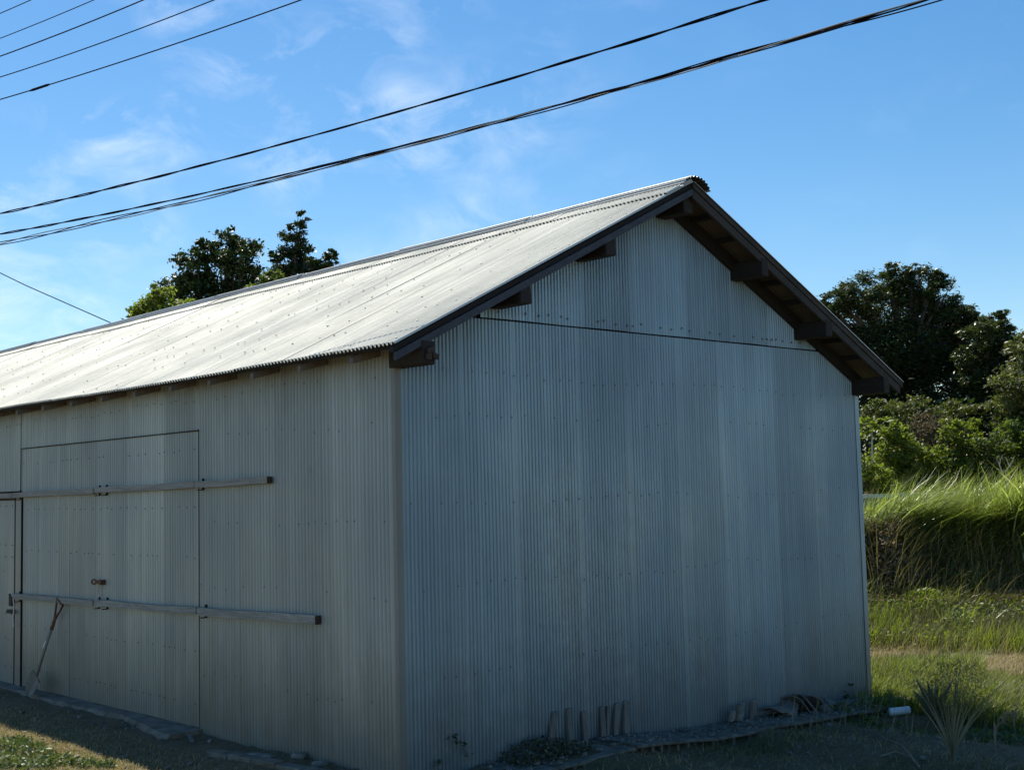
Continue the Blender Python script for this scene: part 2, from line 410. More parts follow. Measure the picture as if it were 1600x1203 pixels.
# far long wall
y = 0.02
while y < LEN:
    b = min(y+.66, LEN)
    sheet('wall_sheet', y, b, lambda u: (-.35, 2.70), lambda u, v, h: (WID+.004+h, u, v), PL, .0055, ML, shed, lift=.004, nv=2); y += .64
mb = MB()
for z in (.45, 1.15, 1.62, 2.28, 2.6):
    u = .12
    while u < 7.3:
        ok = not (DY0-.03 < u < DY1+.3 and z < 2.3)
        if ok and random.random() < .55: mb.obox((-.014 if z < 2.3 or u < DY0-.1 else -.028, u, z+.02*math.sin(u*2.9+z*4)+random.uniform(-.014, .014)), (.003, 0, 0), (0, .0036, 0), (0, 0, .0036))
        u += PL*random.choice((2, 3, 3, 4))
tag(mb.build('screw', M_SCREWD, shed), kind='stuff')

# sliding double door
def door_leaf(a, b, cuts):
    d = MB().box(.001, .018, a, b, .045, DZ1-.02).build('sliding_door', M_DARK, shed)
    cs = [a+.003]+cuts+[b-.003]
    for i in range(len(cs)-1):
        wsheet(cs[i], cs[i+1]+(.012 if i < len(cs)-2 else 0), .04, DZ1-.004, 0.0, MD, d, .0015, 'door_sheet')
    m2 = MB()
    for z in (.22, .62, 1.35, 1.75, 2.2):
        u = a+.06
        while u < b:
            if random.random() < .7: m2.obox((-.013, u, z+random.uniform(-.008, .008)), (.003, 0, 0), (0, .004, 0), (0, 0, .004))
            u += PL*random.choice((2, 3, 4))
    tag(m2.build('screw', M_SCREWD, d), kind='stuff')
    return d
dA = door_leaf(DY0, 4.958, [3.14, 3.76, 4.34])
dB = door_leaf(4.9585, DY1, [5.17, 5.62])
MB().box(-.0135, .02, DY0-.013, DY0-.001, -.02, DZ1+.01).build('door_gap_strip', M_ROT, shed)  # rusty brown strip, also painting in the shade of the gap beside the door
MB().box(-.024, .02, DY1+.006, DY1+.016, .03, 1.9).build('door_gap_strip', M_DARK, shed)
MB().box(-.018, .0, DY1+.018, 6.205, .0, 1.9).build('door_post', MT, shed)

# locking bars and their straps
def bar(y0, y1, z0, z1, h, d, x=-.022, mat=M_RAIL, parent=shed):
    n = 6; m = MB(); pts = []
    for i in range(n+1):
        t = i/n; yy = y0+(y1-y0)*t; zz = z0+(z1-z0)*t+.004*math.sin(t*5+y0)
        pts.append((yy, zz))
    for i in range(n):
        (ya, za), (yb, zb) = pts[i], pts[i+1]
        m.hexa([(x-d, ya, za-h/2), (x-d, yb, zb-h/2), (x, yb, zb-h/2), (x, ya, za-h/2), (x-d, ya, za+h/2), (x-d, yb, zb+h/2), (x, yb, zb+h/2), (x, ya, za+h/2)])
    return m.build('door_bar', mat, parent)
def strap(y, z, h=.11):
    MB().box(-.023, -.013, y-.008, y+.008, z-h/2, z+h/2).box(-.064, -.021, y-.008, y+.008, z-h/2-.003, z-h/2+.004).build('bar_strap', M_BLACK, shed)
uz = lambda y: 1.892+(1.935-1.892)*(6.3-y)/(6.3-1.5)
lz = lambda y: .900+(.962-.900)*(6.15-y)/(6.15-.86)
for a, b in ((1.47, 2.53), (2.545, 4.27), (4.36, 6.19), (6.205, 7.6)): bar(a, b, uz(a), uz(b), .049, .038)
bar(4.275, 4.355, uz(4.3), uz(4.34), .045, .028)
for a, b in ((.87, 2.50), (2.52, 4.18), (4.36, 6.17)): bar(a, b, lz(a), lz(b), .053 if a > 1 else .060, .038)
bar(4.19, 4.35, lz(4.2)-.002, lz(4.34)-.002, .058, .028)
MB().box(-.061, -.02, 1.458, 1.468, uz(1.45)-.024, uz(1.45)+.024).build('bar_end', M_ROT, shed)
MB().box(-.061, -.02, .858, .868, lz(.85)-.029, lz(.85)+.029).build('bar_end', M_ROT, shed)
for y in (2.47, 4.17, 4.31, 6.09): strap(y, uz(y), .09)
for y in (2.43, 4.15, 4.31, 6.08): strap(y, lz(y), .10)
# door pull with hanging cord
ph = MB(); c = np.array([-.045, 4.30, 1.105])
ph.tube([c+np.array([0, .045*math.cos(t), .02*math.sin(t)])+np.array([-.005, .05, 0]) for t in np.linspace(0, 2*math.pi, 11)], .008, 5)
ph.box(-.055, -.012, 4.225, 4.33, 1.09, 1.118); ph.box(-.06, -.014, 4.20, 4.235, 1.082, 1.126)
hn = ph.build('door_pull', M_RUST, shed)
MB().tube([(-.03, 4.29, 1.09), (-.032, 4.30, 1.02), (-.028, 4.285, .97)], .003, 4).tube([(-.03, 4.22, 1.09), (-.03, 4.225, 1.0), (-.03, 4.20, .95)], .003, 4).build('cord', M_CABG, hn)

# small side door at the left edge of the view
sd = MB().box(-.012, .01, 6.235, 7.25, .03, 1.845).build('side_door', metal_mat('flat_door_tin', (.30, .33, .31), .2, .5, .5, .0), shed)
m2 = MB()
for z in (1.79, 1.40, 1.28, .72, .2):
    for y in (6.30, 6.46, 6.62, 6.8): m2.obox((-.013, y, z), (.003, 0, 0), (0, .006, 0), (0, 0, .006))
m2.build('screw', M_SCREWD, sd)
MB().box(-.03, .01, 6.21, 7.4, 1.85, 1.872).build('door_top_strip', M_BARGE2, shed)
MB().box(-.02, .006, 6.212, 6.23, .0, 1.85).build('door_gap_strip', M_DARK, shed)
lt = MB().box(-.04, -.012, 6.24, 6.31, .80, .92).box(-.055, -.02, 6.20, 6.33, .73, .765).build('door_latch', M_ROT, sd)
MB().tube([(-.045, 6.22, .93), (-.05, 6.17, .88), (-.05, 6.15, .80), (-.045, 6.18, .70), (-.045, 6.17, .60)], .006, 5).build('cord', M_WHITE, lt)

# purlins, rafters, battens, barge boards
for i, (x, l) in enumerate(((.01, -.345), (.88, -.335), (1.745, -.335), (2.69, -.30), (3.60, -.345), (4.50, -.345), (5.375, -.35))):
    t = rz(x)-.045 if i not in (0, 6) else rz(x)-.075
    w = .056
    if i == 3: t -= .02
    m = MB(); h = .145; yb_ = .012 if i in (0, 6) else 1.0
    j = lambda: random.uniform(-.006, .006)
    m.hexa([(x-w+j(), l+j(), t-h+j()), (x+w+j(), l+.01, t-h+j()), (x+w, yb_, t-h), (x-w, yb_, t-h), (x-w+j(), l, t+j()), (x+w+j(), l+.012, t+j()), (x+w, yb_, t), (x-w, yb_, t)])
    p = m.build('purlin', M_PURL, shed, bevel=.006)
    if i == 0:
        r = MB()
        for q in range(5):
            r.obox((x-.03+random.uniform(0, .07), l-.012, t-h*random.uniform(.1, .9)), (.014, 0, 0), (0, .016, 0), (0, 0, .016), .006)
        r.build('rotten_end', M_ROT, p)
def slope_board(name, y0, y1, lo, hi, mat, x0, x1, parent=shed, n=4):
    m = MB(); xs = np.linspace(x0, x1, n+1)
    jj = [random.uniform(-.003, .003) for _ in xs]
    for i in range(n):
        a, b = xs[i], xs[i+1]; za, zb = rz(a)+jj[i], rz(b)+jj[i+1]
        m.hexa([(a, y0, za+lo), (b, y0, zb+lo), (b, y1, zb+lo), (a, y1, za+lo), (a, y0, za+hi), (b, y0, zb+hi), (b, y1, zb+hi), (a, y1, za+hi)])
    return m.build(name, mat, parent)
slope_board('barge_board', -.335, -.312, -.080, -.028, M_BARGE, -.25, RX)
slope_board('barge_board', -.335, -.312, -.100, -.032, M_BARGE2, RX+.002, WID+.22)
slope_board('roof_batten', -.318, -.280, -.024, .012, M_DARK, -.26, RX)  # near-black tone paints in the shade under the sheet overhang
slope_board('roof_batten', -.342, -.300, -.022, .016, M_BARGE2, RX+.002, WID+.262)
slope_board('rafter', -.058, -.022, -.130, -.03, M_DARK, -.02, RX)
slope_board('rafter', -.058, -.022, -.130, -.03, M_DARK, RX+.002, WID+.03)
for a, b in ((3.60, 4.50), (4.50, 5.375), (2.69, 3.60), (.01, .88), (.88, 1.745), (1.745, 2.69)):
    for f in (.36, .68):
        x = a+(b-a)*f
        MB().box(x-.022, x+.022, -.312, .6, rz(x)-.055, rz(x)-.012).build('roof_batten', M_DARK, shed)
MB().box(-.235, -.20, -.28, LEN+.1, rz(-.22)-.012, rz(-.22)+.012).build('roof_batten', M_DARK, shed)
y = .14
while y < LEN:
    MB().hexa([(-.235, y, rz(-.245)-.062), (-.235, y+.04, rz(-.245)-.062), (.02, y+.04, rz(.02)-.125), (.02, y, rz(.02)-.125),
               (-.235, y, rz(-.245)-.022), (-.235, y+.04, rz(-.245)-.022), (.02, y+.04, rz(.02)-.02), (.02, y, rz(.02)-.02)]).build('rafter_tail', M_STAKE, shed)
    y += .61
MB().box(.002, .06, .0, LEN, 2.66, 2.78).build('wall_plate', M_DARK, shed)
wsheet(DY1+.008, 6.13, 1.9, DZ1+.002, 0)
MB().box(-.022, .0, DY0-.01, DY1+.02, DZ1-.003, DZ1+.005).build('door_top_strip', M_DARK, shed)  # dark strip painting in the shade of the gap below the header sheets

# roof tin: one object per sheet
nrm = Vector((-SLOPE, 0, 1)).normalized()
PR = .042
def rmapL(off=0.):
    return lambda u, v, h: (v-nrm.z*0+nrm.x*(h+off), u, rz(v)+.034+nrm.z*(h+off) - .012*math.sin(u*.55)**2)
def rmapR(off=0.):
    return lambda u, v, h: (v-nrm.x*(h+off), u, rz(v)+.034+nrm.z*(h+off) - .012*math.sin(u*.55)**2)
y = EY0; k = 0
while y < LEN+.2:
    b = min(y+.665, LEN+.35)
    jit = random.uniform(-.008, .008); dz = random.uniform(0, .0008)
    sheet('roof_sheet', y, b, lambda u: (-.272+jit, RX-.01), rmapL(dz), PR, .0092, MR, shed, lift=.0006, wob=.002, nv=5, soft=True, flip=True)
    sheet('roof_sheet', y, b, lambda u: (RX+.01, WID+.272-jit), rmapR(dz), PR, .0092, MR, shed, lift=.0006, wob=.002, nv=3, soft=True, flip=True)
    # short flashing sheet under the ridge cap
    sheet('ridge_flashing', y, b, lambda u: (RX-.33+jit*2, RX-.02), rmapL(.014+dz), PR, .0092, MR, shed, lift=.002, wob=.002, nv=2, soft=True, flip=True)
    y += .635; k += 1
# roof screws, rows over the purlins and battens
mb = MB()
for xi, x in enumerate(np.linspace(-.2, 2.28, 9)):
    u = EY0+.06
    while u < LEN+.2:
        if random.random() < .45:
            xx = x+random.uniform(-.018, .018); c = Vector((xx, u, rz(xx)+.034)) + nrm*.011
            r = random.uniform(.0038, .0062)
            T = Vector((nrm.z, 0, -nrm.x)); mb.obox(c, T*r, (0, r, 0), nrm*.003)
        u += PR*random.choice((3, 4, 4, 5, 5)) if xi else PR*random.choice((5, 7, 9))
tag(mb.build('screw', M_SCREW, shed), kind='stuff')
# corrugated ridge cap: waves run along the ridge, bent round the top
def ridge_piece(y0, y1, lift):
    n = 88; V = []; R = .150; drop = random.uniform(-.004, .004)
    ys = np.linspace(y0, y1, 4)
    for yy in ys:
        for i in range(n+1):
            t = -1.32+2.64*i/n
            r = R+.0075*math.cos(2*math.pi*i/8)+lift
            V.append((RX+r*math.sin(t)*1.12, yy, 4.098+r*math.cos(t)*.86+drop-.006*math.sin(yy*.8)**2))
    I = np.arange(4*(n+1)).reshape(4, n+1)
    F = np.stack([I[:-1, :-1], I[:-1, 1:], I[1:, 1:], I[1:, :-1]], -1).reshape(-1, 4)
    mesh_np('ridge_cap', V, F, MC, shed, smooth=True)
y = EY0-.03; k = 0
while y < LEN+.2:
    ridge_piece(y, min(y+1.86, LEN+.36), .006*(k % 2)); y += 1.8; k += 1

# ------------------------------------------------------------------ things round the shed
# concrete sill in front of the door
sill = MB(); prev = None
ys = np.linspace(2.5, 7.6, 90)
secs = []
for i, yy in enumerate(ys):
    w = .17+.13*sm((3.6-yy)/1.0)+.025*math.sin(yy*3)+.006*mnoise.noise(Vector((yy*5, 0, 0)))
    t = .038+.004*math.sin(yy*7)
    gz = tz(-w, yy)-.03
    secs.append([(.0, yy, t), (-w*.88, yy, t-.006+.002*math.sin(yy*11)), (-w-.02, yy, gz), (.0, yy, gz)])
for i, s_ in enumerate(secs): sill.v += [tuple(map(float, q)) for q in s_]
for i in range(len(secs)-1):
    for j in range(4):
        a = i*4+j; b = i*4+(j+1) % 4; sill.f.append((a, b, b+4, a+4))
sill.f.append((0, 3, 2, 1)); k = (len(secs)-1)*4; sill.f.append((k, k+1, k+2, k+3))
M_SILL = plain('sill_concrete', (.12, .095, .065), (.25, .215, .165), 9, .95)
tag(sill.build('door_sill', M_SILL, None), 'worn grey concrete sill along the foot of the double door', 'sill')

def rock(name, c, s, mat, label, cat='stone', group=None, seed=0, flat=1.0, rot=0):
    import bmesh
    bm = bmesh.new(); bmesh.ops.create_icosphere(bm, subdivisions=2, radius=1)
    for v in bm.verts:
        n_ = mnoise.noise(v.co*1.1+Vector((seed*3.7, 0, 0)))
        v.co *= 1+.38*n_
        for a in range(3): v.co[a] = max(-.72, min(.72, v.co[a]))
        v.co.x *= s[0]*1.35; v.co.y *= s[1]*1.35; v.co.z *= s[2]*1.35*flat
    bmesh.ops.rotate(bm, verts=bm.verts, matrix=Matrix.Rotation(rot, 3, 'Z'))
    me = bpy.data.meshes.new(name); bm.to_mesh(me); bm.free(); me.materials.append(mat)
    o = bpy.data.objects.new(name, me); o.location = Vector([float(q) for q in c]); COL.objects.link(o)
    return tag(o, label, cat, group)
p = gp(468, 1186); rock('stone', (p[0], p[1], p[2]+.025), (.04, .055, .022), M_STONE, 'angular grey stone, largest of the rubble by the wall left of the corner', group='rubble stones by the side wall', seed=1, rot=.5)
p = gp(440, 1170); rock('brick_fragment', (p[0]-.01, p[1], p[2]+.03), (.03, .05, .03), M_SILL, 'square concrete lump leaning on the tin wall left of the corner', 'stone', 'rubble stones by the side wall', 2)
p = gp(500, 1197); rock('stone', (p[0], p[1], p[2]+.015), (.045, .05, .022), M_STONE, 'small pale flat stone nearest the shed corner on the door side', group='rubble stones by the side wall', seed=3)
p = gp(405, 1183); rock('stone', (p[0], p[1], p[2]+.008), (.05, .13, .018), M_STONE, 'long flat stone half sunk in soil below the side wall', group='rubble stones by the side wall', seed=4, rot=.2)
p = gp(298, 1157); MB().obox(p+np.array([0, 0, .02]), (.012, -.006, 0), (.03, .085, .012), (0, 0, .008)).build('wood_scrap', M_STAKE); tag(bpy.data.objects['wood_scrap'], 'short wood scrap lying against the end of the concrete sill', 'wood scrap')
# half buried kerb strip
m = MB(); pa, pb = gp(330, 1176), gp(520, 1215)
for i in range(5):
    a = pa+(pb-pa)*i/5; b = pa+(pb-pa)*(i+.97)/5; d = (b-a)/2; c = (a+b)/2; c[2] = tz(c[0], c[1])+.004
    m.obox(c, d, (.06, .02, 0), (0, 0, .022), .006)
tag(m.build('kerb_strip', M_SILL, None, bevel=.006), 'broken concrete edging strip in the soil below the side wall', 'kerb')

# scattered debris on the soil
m = MB()
for _ in range(500):
    x, y = random.uniform(.6, 5.2), random.uniform(-.42, -.04); s_ = random.choice((.004, .006, .009, .014)); m.obox((x, y, tz(x, -.2)+.018+s_*.3), (s_, s_*.3, 0), (-s_*.2, s_*.8, 0), (0, 0, s_*.5), s_*.3)
for _ in range(420):
    if random.random() < .5: x, y = random.uniform(-1.3, -.05), random.uniform(-.6, 6.5)
    else: x, y = random.uniform(.2, 5.6), random.uniform(-2.6, -.45)
    s_ = random.choice((.004, .006, .008, .012, .018)); m.obox((x, y, tz(x, y)+s_*.4), (s_, s_*.3, 0), (-s_*.2, s_*.8, 0), (0, 0, s_*.5), s_*.3)
tag(m.build('pebbles', M_STONE), kind='stuff')

# hollow-cored slabs laid along the gable
def slab(px0, px1, label):
    x0, x1 = px0, px1
    zt0, zt1 = tz(x0, -.2)+.018, tz(x1, -.2)+.018
    y0, y1 = -.43+.035*math.sin(x0*7), -.035
    o = empty('slab', ((x0+x1)/2, -.25, (zt0+zt1)/2), label, 'slab', 'ribbed concrete slabs along the gable wall')
    th = .024
    zt0 += random.uniform(-.012, .008); zt1 += random.uniform(-.012, .008); sag = random.uniform(-.012, .006)
    mbp = MB(); xs_ = np.linspace(x0, x1, 7); ed = [y0+random.uniform(-.014, .02) for _ in xs_]
    for q in range(6):
        a_, b_ = xs_[q], xs_[q+1]; za = zt0+(zt1-zt0)*q/6+sag*math.sin(q*.5); zb = zt0+(zt1-zt0)*(q+1)/6+sag*math.sin((q+1)*.5)
        mbp.hexa([(a_, ed[q], za-th), (b_, ed[q+1], zb-th), (b_, y1, zb-th), (a_, y1, za-th), (a_, ed[q], za), (b_, ed[q+1], zb), (b_, y1, zb), (a_, y1, za)])
    mbp.build('top_plate', M_SLAB, o, bevel=.004)
    n = max(3, int((x1-x0)/.085))
    for i in range(n):
        x = x0+.02+(x1-x0-.04)*i/(n-1); z = zt0+(zt1-zt0)*i/(n-1)-th
        if random.random() < .16: continue
        x += random.uniform(-.012, .012); yj = random.uniform(.005, .05); w_ = random.uniform(.009, .017)
        MB().box(x-w_, x+w_, y0+yj, y1, z-.10, z).build('rib', M_SLAB, o)
    return o
slab(.60, 1.70, 'front ribbed slab nearest the camera, below the leaning stakes')
slab(1.715, 2.62, 'ribbed slab second from the near corner, just right of the stakes')
slab(2.635, 3.52, 'ribbed slab in the middle of the gable foot, left of the upright stones')
slab(3.535, 4.35, 'ribbed slab carrying the two upright stones')
slab(4.365, 5.2, 'ribbed slab furthest from the camera, under the heap of old tiles')

# stakes leaning on the gable
def stake(pxb, pyb, pxt, pyt, w, label):
    def onwall(px, py, Y):
        d = ray(px, py); t = (Y-CAM[1])/d[1]; return CAM+d*t
    b = onwall(pxb, pyb, -.060); t = onwall(pxt, pyt, -.024)
    zt = tz(b[0], -.2)+.018
    b[2] = max(b[2], zt-.001) if b[0] > .6 else b[2]
    ax = (t-b)/2; wv = np.array([w/2, 0, 0])
    m = MB().obox((b+t)/2, wv, (0, .010, 0), ax, .003)
    return tag(m.build('stake', M_STAKE, None, bevel=.003), label, 'stake', 'short wooden stakes leaning on the gable wall')
stake(860, 1172, 867, 1111, .052, 'wide grey stake leaning on the gable, leftmost of the row')
stake(892, 1166, 888, 1106, .040, 'brown stake second from the left of the row on the gable')
stake(915, 1162, 912, 1110, .048, 'short square-topped stake standing alone, third from the left')
stake(943, 1157, 940, 1103, .044, 'stake just right of the widest gap, first of the close group')
stake(950, 1156, 950, 1103, .030, 'thin stake touching its left neighbour in the close group')
stake(962, 1156, 964, 1098, .046, 'dark stake between the thin one and the tallest one')
stake(978, 1152, 978, 1094, .048, 'tallest stake at the right end of the row')

# upright stones and the heap of old roof tiles
def pt(px, py, Y):
    d = ray(px, py); t = (Y-CAM[1])/d[1]; return CAM+d*t
for px, py, w, h, lab in ((1146, 1124, .045, .055, 'small dark stone left of the two upright stones'), (1158, 1123, .055, .085, 'pale rounded upright stone on the slab, left of the pair'), (1178, 1122, .050, .10, 'brown upright stone on the slab, right of the pair')):
    p = pt(px, py, -.12); z = tz(p[0], -.2)+.018
    tag(MB().obox((p[0], -.11, z+h*.8), (w*.75, .012, 0), (-.006, .022, 0), (.004, -.012, h*.82), .010).build('stone', M_STONE, None, bevel=.012), lab, 'stone', 'stones standing at the gable foot')
def tile(px, py, Y, tilt, yaw_, label, l=.21):
    p = pt(px, py, Y); x0 = p[0]; m = MB(); n = 8; V = []
    Mx = Matrix.Rotation(yaw_, 3, 'Z') @ Matrix.Rotation(tilt, 3, 'Y')
    for k in (-1, 1):
        for off in (0, .012):
            for i in range(n+1):
                a = i/n; q = Mx @ Vector((k*l/2, (a-.5)*.2, .03*math.sin(a*math.pi)+off)); V.append((x0+q.x, Y+q.y, p[2]+q.z+.01))
    r = lambda k, o, i: (k*2+o)*(n+1)+i
    F = []
    for i in range(n):
        F += [(r(0, 0, i), r(0, 0, i+1), r(1, 0, i+1), r(1, 0, i)), (r(0, 1, i), r(1, 1, i), r(1, 1, i+1), r(0, 1, i+1)),
              (r(0, 0, i), r(0, 1, i), r(0, 1, i+1), r(0, 0, i+1)), (r(1, 0, i), r(1, 0, i+1), r(1, 1, i+1), r(1, 1, i))]
    for i in (0, n): F.append((r(0, 0, i), r(1, 0, i), r(1, 1, i), r(0, 1, i)))
    m.add(V, F); return tag(m.build('roof_tile', M_TILE, None), label, 'roof tile', 'old roof tiles heaped at the gable foot')
for q in ((1212, 1113, -.12, .1, .2, 'flat tile at the left tip of the heap'), (1228, 1110, -.10, -.25, .5, 'second tile from the left, tipped up at one end'),
          (1243, 1105, -.10, .7, .1, 'steep tile leaning left with a pale curved edge'), (1256, 1104, -.11, .8, -.2, 'steep tile leaning left beside the first steep one'),
          (1270, 1105, -.10, .75, .3, 'third steep tile, above the centre of the heap'), (1284, 1105, -.12, -.3, .6, 'tile lying nearly flat right of the steep tiles'),
          (1300, 1106, -.14, .4, -.4, 'tile half buried near the right of the heap'), (1322, 1104, -.10, .05, .1, 'flat tile at the right end of the heap near the corner')):
    tile(*q)
p = pt(1328, 1109, -.2); rock('stone', (p[0], -.2, p[2]+.02), (.08, .05, .05), M_STONE, 'round stone in front of the tile heap near the far corner', 'stone', 'stones standing at the gable foot', seed=8)
p = gp(1350, 1103); m = MB().obox(p+np.array([.1, 0, .03]), (.42, -.12, -.01), (.03, .10, 0), (0, 0, .02), .006); tag(m.build('board', M_STAKE, None), 'weathered board lying on the ground past the far gable corner', 'board')

for k, (px, py, w, lab) in enumerate(((1290, 1112, .05, 'flat stone in front of the middle of the tile heap'), (1235, 1116, .045, 'small stone at the front of the tile heap, left part'), (1352, 1100, .06, 'stone at the corner, last in the row behind the tiles'))):
    p = pt(px, py, -.2); rock('stone', (p[0], -.2, tz(p[0], -.2)+.018+w*.4), (w*1.3, .04, w*.6), M_STONE, lab, 'stone', 'stones standing at the gable foot', seed=20+k*2.3)
# white pipe
p = gp(1392, 1119); q = gp(1427, 1116)
m = MB(); c0 = np.array([p[0], p[1], p[2]+.05]); c1 = np.array([q[0], q[1], p[2]+.052]); d = (c1-c0)
m.tube([c0-d*.05+np.array([0, 0, -.012]), c0+d*.85], .034, 14, cap=False).tube([c0+d*.85, c0-d*.05+np.array([0, 0, -.012])], .030, 14, cap=False)
tag(m.build('pipe', M_PVC, None, smooth=True), 'short white plastic pipe on the ground beyond the far gable corner', 'pipe')

# shovel leaning on the door
def onL(px, py, X):
    d = ray(px, py); t = (X-CAM[0])/d[0]; return CAM+d*t
T0 = onL(94, 940, -.055); T1 = onL(84, 972, -.075); T2 = onL(57, 1056, -.17); T3 = onL(47, 1078, -.20); T3[2] = max(T3[2], .0)
shv = empty('shovel', (T3[0], T3[1], 0), 'old shovel with rusty D handle leaning on the double door', 'shovel')
m = MB(); ax = (T0-T1); side = np.array([0, 1.0, 0]); side -= ax*np.dot(side, ax)/np.dot(ax, ax); side /= np.linalg.norm(side)
m.tube([T1, T1+ax*.35+side*.02, T1+ax*.7+side*.055, T0+side*.068], [.012, .011, .010, .010], 7)
m.tube([T1, T1+ax*.35-side*.02, T1+ax*.7-side*.055, T0-side*.068], [.012, .011, .010, .010], 7)
m.tube([T0+side*.075, T0-side*.075], .014, 8); m.tube([T1-ax*.35, T1+ax*.08], [.017, .016], 8)
m.build('grip', M_RUST, shv, smooth=False)
MB().tube([T1-ax*.3, T1+(T2-T1)*.5+np.array([-.004, 0, 0]), T2], [.0145, .015, .016], 8).build('shaft', M_SHAFT, shv, smooth=True)
MB().tube([T1+(T2-T1)*.34+np.array([-.014, .012, 0]), T1+(T2-T1)*.47+np.array([-.016, .016, 0])], [.006, .008], 5).build('tape', M_WHITE, shv)
bl = MB(); bx = (T3-T2)*1.25; V = []
for i, (t, w) in enumerate(((0, .10), (.35, .108), (.7, .10), (1.0, .05))):
    for k in (-1, -.5, 0, .5, 1):
        q = T2+bx*t+side*w*k+np.array([.02*(1-abs(k))-.012, 0, 0]); V.append(q)
F = [(i*5+j, i*5+j+1, i*5+j+6, i*5+j+5) for i in range(3) for j in range(4)]
bl.add(V, F); bl.add([v+np.array([-.003, 0, 0]) for v in V], [f[::-1] for f in F])
bl.tube([T2+side*.10, T2+side*.03], .007, 5).tube([T2-side*.10, T2-side*.03], .007, 5)
bl.build('blade', plain('muddy_steel', (.15, .13, .10), (.25, .22, .18), 20, .7, .2), shv)

# ------------------------------------------------------------------ foliage helpers
def leaves(name, C, size, mat, parent=None, up_bias=.5, aspect=.45, lean=None, label=None):
    C = np.asarray(C, float); n = len(C)
    nrm_ = rng.normal(0, 1, (n, 3)); nrm_[:, 2] = np.abs(nrm_[:, 2])+up_bias; nrm_ /= np.linalg.norm(nrm_, axis=1)[:, None]
    d = rng.normal(0, 1, (n, 3))
    if lean is not None: d += np.array(lean)
    d -= nrm_*(d*nrm_).sum(1)[:, None]; d /= np.linalg.norm(d, axis=1)[:, None]+1e-9
    s = np.cross(nrm_, d); L_ = (size*rng.uniform(.6, 1.3, n))[:, None]; w = L_*aspect
    base_ = C-d*L_*.5; tip = C+d*L_*.5-nrm_*L_*.12; a = C+s*w*.5; b = C-s*w*.5
    V = np.stack([base_, a, tip, b], 1).reshape(-1, 3)
    F = np.arange(n*4).reshape(n, 4)
    return mesh_np(name, V, F, mat, parent)
def blades(name, P, h, w, lean, mat, parent=None, seg=3, spread=.35, curl=.6, kind=None):
    P = np.asarray(P, float); n = len(P)
    H = (h*rng.uniform(.55, 1.25, n)) if np.isscalar(h) else h
    az = rng.uniform(0, 2*math.pi, n); D = np.stack([np.cos(az), np.sin(az), np.zeros(n)], 1)*(spread*rng.uniform(.2, 1, n))[:, None] + np.array(lean)*rng.uniform(.6, 1.3, n)[:, None]
    sd_ = np.stack([-D[:, 1], D[:, 0], np.zeros(n)], 1)+rng.normal(0, .3, (n, 3))*[1, 1, 0]; sd_ /= np.linalg.norm(sd_, axis=1)[:, None]+1e-9
    V = np.zeros((n, seg+1, 2, 3))
    for k in range(seg+1):
        t = k/seg; c = P + D*(H*(t*(1-curl)+curl*t*t))[:, None]; c[:, 2] += H*(t-.32*curl*t*t*np.minimum(1.6, np.linalg.norm(D, axis=1)))
        ww = w*(1-t)**.7*.5+.0006
        V[:, k, 0] = c-sd_*ww; V[:, k, 1] = c+sd_*ww
    V = V.reshape(-1, 3); b = (np.arange(n)*(seg+1)*2)[:, None]
    F = np.concatenate([b+np.array([[2*k, 2*k+1, 2*k+3, 2*k+2]]) for k in range(seg)], 0)
    o = mesh_np(name, V, F, mat, parent)
    if kind: tag(o, kind=kind)
    return o
WIND = np.array([.75, -.62, .1])
def clump_pts(c, r, n, nsub=22, tight=.20, sub_shape=(1, 1, .6)):
    c = np.array(c); sub = rng.normal(0, 1, (nsub, 3)); sub /= np.linalg.norm(sub, axis=1)[:, None]
    sub *= (rng.uniform(.35, 1, nsub)**.6)[:, None]; sub = c+sub*r*np.array([1, 1, .9])
    k = rng.integers(0, nsub, n)
    return sub[k]+rng.normal(0, tight, (n, 3))*r*np.array(sub_shape)
